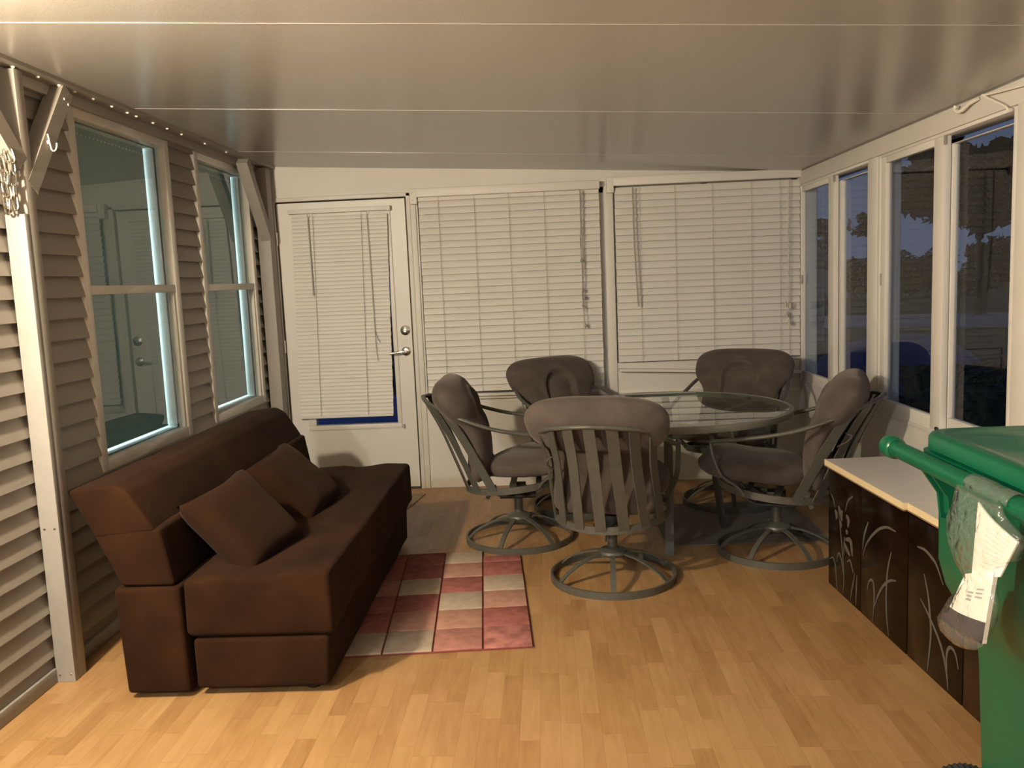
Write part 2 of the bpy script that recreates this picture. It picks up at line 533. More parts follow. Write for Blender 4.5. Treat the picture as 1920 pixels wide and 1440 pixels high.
mb = MB(); brace_bar(mb, (.018, -.03, 1.80), (.018, -.40, 2.262), .06, .07)
mb.build('knee_brace', M_brace, p2)

# chain bunched on a nail at the top of the face board
ch = empty('chain', (-1.862, 2.995, 1.765), 0, 'bunched silver link chain hanging on the near post above the face board', 'chain')
b = bmesh.new()
link_mb = MB()
lp = [(.009 * math.cos(t), 0, .019 * math.sin(t) + (.008 if math.sin(t) > 0 else -.008)) for t in [2 * PI * k / 16 for k in range(16)]]
link_mb.tube(lp, .0042, n=7, closed=True, up=(0, 1, 0))
first = None
spots = []
for strand, (xo, yo, n) in enumerate(((-.016, -.004, 6), (.004, -.012, 6), (.018, .000, 5), (-.004, -.024, 4))):
    for i in range(n):
        spots.append((xo + random.uniform(-.004, .004), yo, .015 + i * .041 + .006 * strand, (i + strand) % 2, random.uniform(-.35, .35)))
for (x, y, z, alt, tw) in spots:
    if first is None:
        o = first = link_mb.build('link', M_chain, ch)
    else:
        o = first.copy(); COL.objects.link(o); o.parent = ch
    o.location = (x, y - .012, z)
    o.rotation_euler = (random.uniform(-.15, .15), tw * .5, (PI / 2 if alt else 0) + tw)
MB().tube([(0, .03, .225), (0, -.048, .232)], .004, n=7).build('nail', M_chrome, ch)

# ------------------------------------------------------------------ back wall, door and window openings
DX0, DX1, DZ = -1.852, -.916, 2.052
B1 = (-.85, .425, .655, 2.055)             # x0 x1 z0 z1 openings
B2 = (.485, 1.735, .845, 2.060)
mb = MB()
HT = 2.33
Yb0, Yb1 = D, D + .11
for x0, x1, z0, z1 in ((XL - .1, DX0, 0, HT), (DX0, DX1, DZ, HT), (DX1, B1[0], 0, HT), (B1[0], B1[1], 0, B1[2]), (B1[0], B1[1], B1[3], HT),
                       (B1[1], B2[0], 0, HT), (B2[0], B2[1], 0, B2[2]), (B2[0], B2[1], B2[3], HT), (B2[1], XR + .1, 0, HT)):
    mb.box(x0, x1, Yb0, Yb1, z0, z1)
tag(mb.build('wall_back', M_wall, smooth=0), 'white panelled wall at the far end', 'wall', kind='structure')
tag(MB().box(.428, .488, D - .014, D, 0.0, 2.06, bev=.003).build('trim_2', M_white), 'white upright strip between the two wide blinds', 'trim', kind='structure')
tag(MB().box(-.905, -.862, D - .012, D, 0, 2.06, bev=.003).build('trim_3', M_white), 'white upright strip beside the back door', 'trim', kind='structure')
mb = MB(); mb.box(-1.86, .425, D - .004, D, .648, .655); mb.box(B1[0], B1[1], D - .03, D + .03, .632, .655, bev=.003)
tag(MB().box(B1[0], B1[1], D - .03, D + .04, .632, .656, bev=.003).build('trim_4', M_white), 'white sill under the left wide blind', 'trim', kind='structure')
tag(MB().box(B2[0], B2[1], D - .03, D + .04, .612, .636, bev=.003).build('trim_5', M_white), 'white sill under the right wide blind', 'trim', kind='structure')

def back_window(name, b, label):
    x0, x1, z0, z1 = b
    root = empty(name, ((x0 + x1) / 2, D + .06, z0), 0, label, 'window', kind='structure')
    cx = (x0 + x1) / 2
    mb = MB(); f = .035
    mb.box(x0 - cx, x0 - cx + f, -.02, .03, 0, z1 - z0); mb.box(x1 - cx - f, x1 - cx, -.02, .03, 0, z1 - z0)
    mb.box(x0 - cx + f, x1 - cx - f, -.018, .03, 0, f + .03); mb.box(x0 - cx, x1 - cx, -.02, .03, z1 - z0 - f, z1 - z0)
    mb.box(-.02, .02, -.02, .03, 0, z1 - z0)
    mb.build('window_frame', M_frame, root, smooth=0)
    MB().box(x0 - cx + f, x1 - cx - f, .004, .008, f, z1 - z0 - f).build('glass_pane', M_pglass, root, smooth=0)
back_window('window_5', (B1[0], B1[1], .655, B1[3]), 'window behind the left wide blind')
back_window('window_6', (B2[0], B2[1], .845, B2[3]), 'window behind the right wide blind')

# door
dr = empty('door_1', (-1.384, D, 0), 0, 'white back door with a mini blind over its glass', 'door', kind='structure')
def dl(x): return x + 1.384
mb = MB()
for x0, x1, z0, z1 in ((-1.872, -1.843, 0, 2.075), (-.927, -.898, 0, 2.075), (-1.872, -.898, 2.050, 2.078)):
    mb.box(dl(x0), dl(x1), -.018, .10, z0, z1, bev=.004)
mb.build('door_frame', M_white, dr)
gx0, gx1, gz0, gz1 = -1.655, -1.072, .478, 1.93
mb = MB()
sx0, sx1, sz0, sz1 = -1.833, -.939, .014, 2.040
for x0, x1, z0, z1 in ((sx0, gx0, sz0, sz1), (gx1, sx1, sz0, sz1), (gx0, gx1, sz0, gz0), (gx0, gx1, gz1, sz1)):
    mb.box(dl(x0), dl(x1), .004, .048, z0, z1)
panel = mb.build('door_panel', M_door, dr, smooth=0)
mb = MB()
for x0, x1, z0, z1 in ((gx0 - .055, gx0, gz0 - .0, gz1), (gx1, gx1 + .03, gz0, gz1), (gx0 - .055, gx1 + .03, gz0 - .035, gz0), (gx0 - .055, gx1 + .03, gz1, gz1 + .035)):
    mb.box(dl(x0), dl(x1), -.006, .006, z0, z1, bev=.003)
mb.build('glazing_frame', M_door, dr)
MB().box(dl(gx0), dl(gx1), .022, .026, gz0, gz1).build('glass_pane', M_pglass, dr, smooth=0)
mb = MB().box(dl(-1.835), dl(-.93), -.012, .06, 0, .013)
mb.build('threshold', mat('threshold_metal', (.05, .045, .04), rough=.5), dr, smooth=0)
mb = MB()
for x0, x1, z0, z1 in ((-1.845, -1.80, 0, 2.055), (-.97, -.926, 0, 2.055), (-1.80, -.97, 2.0, 2.055)):
    mb.box(dl(x0), dl(x1), .049, .065, z0, z1)
mb.build('gap_shade_strip', M_gap, dr, smooth=0)  # black strips behind the door edges, added to paint the gap's shade
for z in (.25, 1.05, 1.80):
    MB().tube([(dl(-1.841), -.006, z - .045), (dl(-1.841), -.006, z + .045)], .007, n=8).build('hinge', M_chrome, dr)
# bracket ends of the removed hold-downs
for x in (-1.808, -1.029):
    MB().box(dl(x) - .006, dl(x) + .006, -.012, .006, .440, .468, bev=.002).build('hold_down_bracket', M_cord, dr)
RY = Matrix.Rotation(PI / 2, 4, 'X')
db = MB().lathe([(0, .018), (.012, .018), (.014, .012), (.022, .010), (.0335, .006), (.036, 0)], n=28, M=Matrix.Translation((dl(-.983), .004, 1.132)) @ RY).build('deadbolt', M_chrome, dr)
MB().box(dl(-.983) - .010, dl(-.983) + .010, -.024, -.012, 1.128, 1.136, bev=.002).build('thumb_turn', M_chrome, db)
lv = MB().lathe([(0, .014), (.020, .013), (.031, .008), (.034, 0)], n=28, M=Matrix.Translation((dl(-.985), .004, .985)) @ RY).build('lever_rose', M_chrome, dr)
mb = MB(); mb.tube([(dl(-.985), -.008, .985), (dl(-.985), -.045, .985)], .010, n=10)
mb.tube(catmull([(dl(-.985), -.045, .985), (dl(-1.01), -.049, .984), (dl(-1.05), -.047, .978), (dl(-1.092), -.044, .974)], 5), .009, n=8, flat=1.2)
mb.build('lever', M_chrome, lv)

# ------------------------------------------------------------------ blinds
def slat_mesh(x0, x1, zs, depth=.0505, tilt=1.16, th=.0026, yc=0.0, shear=None, tip=0.0):
    mb = MB()
    for z in zs:
        n = 6
        c, s_ = math.cos(tilt), math.sin(tilt)
        prof_t, prof_b = [], []
        for k in range(n + 1):
            t = (k / n - .5) * depth
            bow = .0028 * (1 - (2 * k / n - 1) ** 2)
            prof_t.append((t * c - bow * s_, t * s_ + bow * c))
            prof_b.append((t * c - (bow - th) * s_, t * s_ + (bow - th) * c))
        poly = prof_t + prof_b[::-1]
        A = []; B = []
        sh = shear(z) if shear else 0.0
        jz = random.uniform(-.0012, .0012); jx = random.uniform(-.0015, .0015)
        for (py, pz) in poly:
            A.append(mb.bm.verts.new((x0 + sh + jx, yc + py, z + pz + jz)))
            B.append(mb.bm.verts.new((x1 + sh + jx, yc + py, z + pz + jz + tip)))
        m = len(poly)
        for k in range(m):
            mb.bm.faces.new([A[k], A[(k + 1) % m], B[(k + 1) % m], B[k]])
        mb.bm.faces.new(A[::-1]); mb.bm.faces.new(B)
    return mb

def wide_blind(x0, x1, ztop, zbot, zrail0, zrail1, label, ladders, bracket_side):
    cx = (x0 + x1) / 2
    root = empty('window_blind', (cx, D - .035, 0), 0, label, 'blind', 'wide slatted blinds on the back wall')
    MB().box(x0 - cx - .01, x1 - cx + .004, -.048, .030, ztop - .002, ztop + .054, bev=.004).build('valance', M_blind, root)
    n = int(round((ztop - .003 - zbot) / .0455))
    zs = [zbot + .0455 * (i + .5) for i in range(n)]
    slat_mesh(x0 - cx, x1 - cx, zs).build('slat_panel', M_blind, root, smooth=35)
    mb = MB()
    b = bmesh.new(); bmesh.ops.create_cube(b, size=1)
    for v in b.verts:
        xx = x0 - cx + (v.co.x + .5) * (x1 - x0)
        zz = zrail0 + (v.co.x + .5) * (zrail1 - zrail0)
        v.co = Vector((xx, v.co.y * .05, zz + v.co.z * .018))
    mb.merge(b)
    mb.build('bottom_rail', M_blind, root)
    for lx in ladders:
        mb = MB()
        mb.tube([(lx - cx, -.0235, zbot - .01), (lx - cx, -.0235, ztop)], .0013, n=5)
        mb.build('ladder_string', M_cord, root)
    bx = x0 - .035 if bracket_side < 0 else x1 + .02
    mb = MB(); mb.box(bx - cx - .018, bx - cx + .03, -.03, .03, ztop - .045, ztop + .058, bev=.003)
    mb.build('headrail_bracket', M_white, root)
    for z in (ztop - .02, ztop + .03):
        MB().lathe([(0, .002), (.004, .0)], n=8, M=Matrix.Translation((bx - cx, -.0305, z)) @ RY).build('screw', M_chrome, root)
    return root, cx
bl1, c1 = wide_blind(-.838, .392, 2.036, .69, .668, .662, 'left wide white slatted blind, hung next to the back door', (-.70, -.455, -.22, .02, .262), -1)
bl2, c2 = wide_blind(.497, 1.736, 2.050, .855, .800, .742, 'right wide white slatted blind with raised crooked bottom rail, in the corner', (.66, .90, 1.15, 1.41, 1.60, 1.66), -1)
# pull cord of the left blind, knotted
mb = MB()
pts = [(.262 - c1, -.058, 2.03), (.262 - c1, -.056, 1.85), (.257 - c1, -.056, 1.66), (.263 - c1, -.056, 1.45), (.258 - c1, -.056, 1.33), (.264 - c1, -.056, 1.22)]
mb.tube(catmull(pts, 4), .0042, n=6)
mb.tube(catmull([(.270 - c1, -.058, 2.03), (.266 - c1, -.058, 1.8), (.268 - c1, -.056, 1.55), (.262 - c1, -.056, 1.32), (.272 - c1, -.056, 1.10)], 4), .0028, n=6)
cord = mb.build('pull_cord', M_cord, bl1)
for (x, z, r) in ((.262, 1.562, .013), (.264, 1.36, .012), (.270, 1.31, .014), (.262, 1.255, .011), (.276, 1.12, .012)):
    MB().lathe([(0, -r), (r * .7, -r * .7), (r, 0), (r * .6, r * .75), (0, r)], n=8, M=Matrix.Translation((x - c1, -.056, z))).build('cord_knot', M_cord, cord)
mb = MB(); mb.tube(catmull([(.615 - c2, -.056, 2.03), (.617 - c2, -.058, 1.7), (.626 - c2, -.058, 1.45), (.636 - c2, -.056, 1.235)], 5), .0052, n=7)
mb.build('tilt_wand', M_cord, bl2)
mb = MB(); mb.tube(catmull([(1.64 - c2, -.058, 2.03), (1.642 - c2, -.058, 1.6), (1.64 - c2, -.056, 1.24), (1.645 - c2, -.056, 1.08)], 4), .0022, n=5)
cord2 = mb.build('pull_cord', M_blind, bl2)
for (x, z) in ((1.625, 1.21), (1.655, 1.20), (1.633, 1.14), (1.647, 1.09)):
    MB().lathe([(0, .022), (.005, .018), (.011, -.012), (.010, -.018), (0, -.018)], n=10, M=Matrix.Translation((x - c2, -.058, z))).build('cord_tassel', M_cord if 0 else mat('tassel_beige', (.50, .45, .38), rough=.6), cord2)

# mini blind on the door
mbd = empty('mini_blind', (-1.384, D - .030, 0), 0, 'narrow white mini blind hanging askew on the back door', 'blind')
MB().box(dl(-1.742), dl(-1.035), -.014, .018, 1.962, 1.992, bev=.003).build('headrail', M_mini, mbd)
MB().box(dl(-1.060), dl(-1.034), -.016, .019, 1.960, 1.994, bev=.002).build('end_cap', M_mini, mbd)
sh = lambda z: -.036 * (1.96 - z) / 1.42
zs = [.553 + .0262 * (i + .5) for i in range(53)]
slat_mesh(dl(-1.722), dl(-1.058), zs, depth=.0275, tilt=1.27, th=.0012, shear=sh).build('slat_panel', M_mini, mbd, smooth=35)
mb = MB().box(dl(-1.758), dl(-1.096), -.012, .010, .536, .553, bev=.003)
mb.build('bottom_rail', M_mini, mbd)
for x in (-1.57, -1.235):
    mb = MB(); mb.tube([(dl(x) - .036, -.0155, .55), (dl(x), -.0155, 1.965)], .0013, n=5); mb.build('ladder_string', M_cord, mbd)
mb = MB(); mb.tube([(dl(-1.602), -.026, 1.955), (dl(-1.598), -.026, 1.40)], .0032, n=6); mb.build('tilt_wand', M_cord, mbd)
mb = MB(); mb.tube(catmull([(dl(-1.195), -.022, 1.955), (dl(-1.190), -.022, 1.6), (dl(-1.186), -.022, 1.14)], 4), .0024, n=5)
mb.tube(catmull([(dl(-1.186), -.022, 1.14), (dl(-1.172), -.022, 1.09), (dl(-1.155), -.022, 1.06)], 4), .002, n=5)
mb.tube(catmull([(dl(-1.186), -.022, 1.14), (dl(-1.186), -.022, 1.04), (dl(-1.178), -.022, .93)], 4), .002, n=5)
mb.build('pull_cord', M_cord, mbd)

# ------------------------------------------------------------------ right wall with two sliding windows
V1 = (4.672, 5.90, .672, 1.998)            # y0 y1 z0 z1
V2 = (3.255, 4.543, .672, 1.998)
mb = MB()
x0, x1 = XR, XR + .11
for y0, y1, z0, z1 in ((YB, V2[0], 0, HT), (V2[0], V2[1], 0, V2[2]), (V2[0], V2[1], V2[3], HT), (V2[1], V1[0], 0, HT),
                       (V1[0], V1[1], 0, V1[2]), (V1[0], V1[1], V1[3], HT), (V1[1], D + .1, 0, HT)):
    mb.box(x0, x1, y0, y1, z0, z1)
tag(mb.build('wall_right', M_wall, smooth=0), 'white right-hand wall with sliding windows', 'wall', kind='structure')
def slider(name, v, label, fixed_far, pane_a, pane_b):
    """pane_a: far sash on the inner track (y0,y1,z0,z1 of its glass); pane_b: near sash on the outer track"""
    y0, y1, z0, z1 = v
    cy = (y0 + y1) / 2
    root = empty(name, (XR, cy, z0), 0, label, 'window', kind='structure')
    def L(mb): mb.bm.transform(Matrix.Translation((-XR, -cy, -z0))); return mb
    mb = MB(); f = .02
    mb.box(XR - .006, XR + .10, y0 - .0, y0 + f, z0, z1, bev=.002); mb.box(XR - .006, XR + .10, y1 - f, y1, z0, z1, bev=.002)
    mb.box(XR - .005, XR + .10, y0 + f, y1 - f, z1 - .012, z1 + .004, bev=.002); mb.box(XR - .005, XR + .10, y0 + f, y1 - f, z0 - .004, z0 + .016, bev=.002)
    L(mb).build('window_frame', M_frame, root)
    for k, (p, o) in enumerate(((pane_a, (pane_a[0] - .10, y1 - f + .004, z0 + .012, z1 - .010)), (pane_b, (y0 + f - .004, pane_b[1] + .055, z0 + .012, z1 - .045)))):
        xa = XR + (.0 if k == 0 else .034)
        xb = xa + .030
        mb = MB()
        mb.box(xa, xb, o[0], p[0], o[2], o[3], bev=.003); mb.box(xa, xb, p[1], o[1], o[2], o[3], bev=.003)
        mb.box(xa, xb, p[0], p[1], o[2], p[2], bev=.003); mb.box(xa, xb, p[0], p[1], p[3], o[3], bev=.003)
        s = L(mb).build('sash', M_frame, root)
        mb = MB(); mb.box(xa + .018, xa + .022, p[0] - .004, p[1] + .004, p[2] - .004, p[3] + .004)
        L(mb).build('glass_pane', M_pglass, s, smooth=0)
        if k == 0:
            mb = MB(); mb.box(xa - .006, xa + .001, o[1] - .022, o[1] - .014, 1.34, 1.40, bev=.001)
            L(mb).build('latch', M_cord, s)
    mb = MB(); mb.box(XR - .004, XR + .004, pane_a[0] - .106, pane_a[0] - .098, z1 - .05, z1 - .012)
    L(mb).build('track_clip', M_cord, root)
    return root
slider('window_3', V1, 'farther sliding window on the right wall, next to the corner', True, (5.343, 5.872, .748, 1.953), (4.705, 5.204, .735, 1.951))
slider('window_4', V2, 'nearer sliding window on the right wall, above the green cart', True, (3.93, 4.462, .75, 1.955), (3.336, 3.826, .755, 1.949))
tag(MB().box(XR - .016, XR, YB, D - .055, 2.000, 2.085, bev=.003).build('trim_6', M_white), 'white header board above the right-hand windows', 'trim', kind='structure')
tag(MB().box(XR - .02, XR, 3.10, 3.225, 0.0, 2.0, bev=.003).build('trim_7', M_white), 'white upright board beside the nearer sliding window', 'trim', kind='structure')
tag(MB().box(XR - .012, XR, 4.552, 4.664, 0.66, 2.0, bev=.003).build('trim_8', M_frame), 'white post between the two sliding windows', 'trim', kind='structure')
for y in (3.83, 3.865):
    pass
kn = empty('sill_knob', (XR - .002, 3.84, .705), 0, 'small dark knob on the frame below the nearer sliding window', 'knob')
MB().lathe([(0, .016), (.007, .014), (.009, .007), (.005, 0)], n=12, M=Matrix.Rotation(-PI / 2, 4, 'Y')).build('knob_cap', M_foot, kn)
MB().lathe([(0, .010), (.005, .009), (.006, .002), (.004, 0)], n=10, M=Matrix.Translation((0, -.002, -.025)) @ Matrix.Rotation(-PI / 2, 4, 'Y')).build('knob_pin', M_foot, kn)

# white curly wire at the top of the right-hand windows
wr = empty('wall_wire', (XR - .02, 3.45, 2.06), 0, 'white wire hooked along the header above the nearer sliding window', 'wire')
def wl(y, z, x=0.0): return (x, y - 3.45, z - 2.06)
MB().tube(catmull([wl(3.456, 2.078, -.012), wl(3.38, 2.070, -.012), wl(3.25, 2.060, -.01), wl(3.10, 2.048, -.01)], 5), .0045, n=7).build('wire_strand', M_hookw, wr)
MB().tube(catmull([wl(3.456, 2.078, -.012), wl(3.38, 2.045, -.012), wl(3.29, 2.005, -.012), wl(3.262, 1.985, -.012)], 5), .0050, n=7).build('wire_strand', M_hookw, wr)
mb = MB(); mb.tube(catmull([wl(3.50, 2.074, -.006), wl(3.555, 2.066, -.012), wl(3.60, 2.050, -.018), wl(3.632, 2.050, -.02), wl(3.655, 2.064, -.022), wl(3.65, 2.078, -.02)], 6), .0075, n=8)
mb.build('wire_hook', M_hookw, wr)

# wall behind the camera
tag(MB().box(XL - .2, XR + .12, YB - .1, YB, 0, HT + .1).build('wall_rear', M_wall, smooth=0), 'plain wall behind the viewer', 'wall', kind='structure')

# ------------------------------------------------------------------ sofa
so = empty('futon_sofa', (-1.19, 3.77, 0), 0, 'dark brown microsuede click-clack sofa along the sided wall', 'sofa')
def sl(poly): return [(x + 1.19, z) for x, z in poly]
Y0, Y1 = 2.865 - 3.77, 4.70 - 3.77
def soften(o, amp=.006, sc=5.0, seed=0):
    for v in o.data.vertices:
        d = noise.noise_vector(Vector((v.co.x * sc + seed, v.co.y * sc, v.co.z * sc)))
        v.co += Vector(d) * amp
    return o
def soft_prism(poly, y0, y1, bev, name, m=M_sofa, seed=0, amp=.006, cuts=26):
    """extruded outline rounded at its rims and cut along y so it can be softened"""
    mb = MB(); mb.prism(poly, y0, y1, bev, 4)
    bm = mb.bm
    for i in range(1, cuts):
        yy = y0 + (y1 - y0) * i / cuts
        geom = list(bm.verts) + list(bm.edges) + list(bm.faces)
        bmesh.ops.bisect_plane(bm, geom=geom, plane_co=(0, yy, 0), plane_no=(0, 1, 0))
    o = mb.build(name, m, so, smooth=60)
    return soften(o, amp, 5.0, seed)
# mattress-like seat with a slight dip towards the back and a long tufted valley
seat_poly = sl([(-1.328, .228), (-.792, .228), (-.798, .452), (-.93, .458), (-1.03, .447), (-1.09, .441), (-1.15, .449), (-1.325, .440)])
soft_prism(seat_poly, Y0, Y1, .022, 'seat_mattress', seed=1, amp=.008)
soft_prism(sl([(-1.305, .028), (-.822, .028), (-.815, .218), (-1.31, .218)]), Y0 + .006, Y1 - .07, .016, 'base_box', seed=2, amp=.004)
soft_prism(sl([(-1.555, .022), (-1.328, .022), (-1.336, .418), (-1.572, .418)]), Y0 - .008, Y1 - .05, .016, 'rear_box', seed=3, amp=.004)
soft_prism(sl([(-1.540, .425), (-1.352, .422), (-1.388, .630), (-1.637, .640)]), Y0 - .004, Y1 - .002, .012, 'lower_back', seed=4, amp=.005)
soft_prism(sl([(-1.620, .602), (-1.402, .622), (-1.440, .69), (-1.488, .772), (-1.535, .797), (-1.702, .778), (-1.696, .755)]), Y0 - .006, Y1 + .002, .015, 'backrest', seed=5, amp=.006)
for (x, y) in ((-1.50, 2.95), (-.90, 2.95), (-1.50, 4.52), (-.90, 4.52)):
    MB().lathe([(.028, 0), (.030, .004), (.024, .04)], n=16, cx=x + 1.19, cy=y - 3.77).build('foot', M_foot, so)

def pillow(name, size, thick, loc, M, label, seed):
    mb = MB()
    n = 26
    def f(sgn):
        def g(i, j):
            u, v = i / (n - 1) * 2 - 1, j / (n - 1) * 2 - 1
            edge = (1 - u ** 4) * (1 - v ** 4)
            t = thick * .5 * max(0, edge) ** .42
            pin = 1 - .10 * (1 - u * u) * (abs(v) ** 3) ; pin2 = 1 - .10 * (1 - v * v) * (abs(u) ** 3)
            x, y = u * size * .5 * pin2, v * size * .5 * pin
            w = noise.noise(Vector((x * 9 + seed, y * 9, sgn))) * .008 * edge
            return Vector((x, y, sgn * (t + .002) + w))
        return g
    for sgn in (1, -1):
        mb.grid(n, n, f(sgn))
    bmesh.ops.remove_doubles(mb.bm, verts=mb.bm.verts, dist=.0045)
    o = mb.build(name, M_pillow, None, smooth=180)
    o.matrix_world = Matrix.Translation(loc) @ M
    return tag(o, label, 'pillow', 'throw pillows on the brown sofa')
def frame_from(nrm, up_hint, spin):
    z = Vector(nrm).normalized()
    x = Vector(up_hint).cross(z).normalized()
    y = z.cross(x)
    R = Matrix((x, y, z)).transposed().to_4x4()
    return R @ Matrix.Rotation(spin, 4, 'Z')
pillow('throw_pillow', .385, .15, (-1.200, 3.17, .560), frame_from((.70, -.30, .68), (0, 0, 1), math.radians(11)), 'nearer brown throw pillow leaning on the sofa back, its corner pointing down', 1.0)
pillow('throw_pillow', .385, .14, (-1.185, 3.80, .560), frame_from((.66, -.20, .74), (0, 0, 1), math.radians(11)), 'farther brown throw pillow on the sofa, behind the nearer pillow', 5.0)

# ------------------------------------------------------------------ rug of carved squares
Mr = [mat('rug_rose', (.285, .105, .092), rough=1, var=.22, vscale=22, bump=.35, bscale=420, spec=.1),
      mat('rug_pink', (.37, .175, .145), rough=1, var=.18, vscale=22, bump=.35, bscale=420, spec=.1),
      mat('rug_salmon', (.39, .215, .165), rough=1, var=.14, vscale=22, bump=.35, bscale=420, spec=.1),
      mat('rug_cream', (.40, .325, .255), rough=1, var=.10, vscale=22, bump=.35, bscale=420, spec=.1),
      mat('rug_groove', (.20, .06, .055), rough=1, spec=.1),
      mat('rug_stained', (.345, .145, .128), rough=1, var=.42, vscale=15, bump=.35, bscale=420, spec=.1)]
rug = empty('patchwork_rug', (-.095, 3.214, 0), math.radians(4.1), 'rose and cream patchwork rug on the floor in front of the sofa', 'rug')
#           rows from the near edge, columns from the right
PAT = [[5, 0, 2, 3, 0, 0], [1, 2, 3, 0, 2, 3], [3, 2, 0, 3, 0, 0], [3, 0, 0, 1, 0, 0]]
mb = MB()
mb.mi = 4
mb.box(-.80, -.2, 0, 1.225, .001, .006); mb.box(-.2, 0, 0, 1.13, .001, .006)
for c in range(4):
    for r in range(6):
        mb.mi = PAT[c][r]
        g = .0035
        rr = 1.225 if r == 5 else .2075 * (r + 1)
        if c == 0 and r == 5: rr = 1.13
        mb.box(-.2 * (c + 1) + g, -.2 * c - g, .2075 * r + g, rr - g, .002, .013 + .001 * ((c + r) % 2), bev=.003, seg=2)
mb.build('rug_pile', Mr, rug, smooth=60)

# grey mat under the table and tan mat at the door
mb = MB().box(.605, 1.48, 4.445, 5.275, .0005, .003)
tag(mb.build('floor_mat', M_mat), 'thin grey mat lying under the round table', 'mat')
mb = MB().box(-.36, .36, -.24, .24, .0005, .008, bev=.002)
o = mb.build('doormat', M_doormat, loc=(-1.27, 5.55, 0)); o.rotation_euler = (0, 0, math.radians(-9.5))
tag(o, 'tan doormat in front of the back door, behind the sofa', 'doormat')

# ------------------------------------------------------------------ patio chairs
def sup(n, w, t, p=2.5):
    out = []
    for k in range(n):
        a = 2 * PI * k / n
        ca, sa = math.cos(a), math.sin(a)
        out.append((w * math.copysign(abs(ca) ** (2 / p), ca), t * math.copysign(abs(sa) ** (2 / p), sa)))
    return out
def hoop(th):                              # th measured from the rear of the seat ring
    x = -.285 * math.cos(th); y = .272 * math.sin(th)
    return Vector((x, y, .345 + .10 * x))
RAIL = [(-.505, 0, .828), (-.475, .12, .818), (-.40, .222, .792), (-.27, .292, .738), (-.10, .318, .682), (.10, .316, .645), (.21, .305, .630), (.28, .294, .621)]
rail_r = catmull(RAIL, 6)
def rail_at(th):                           # rail point above the slat that leaves the hoop at th
    t = min(1.0, th / math.radians(90)) * .46
    f = t * (len(rail_r) - 1)
    i = int(f); w = f - i
    return rail_r[i].lerp(rail_r[min(i + 1, len(rail_r) - 1)], w)

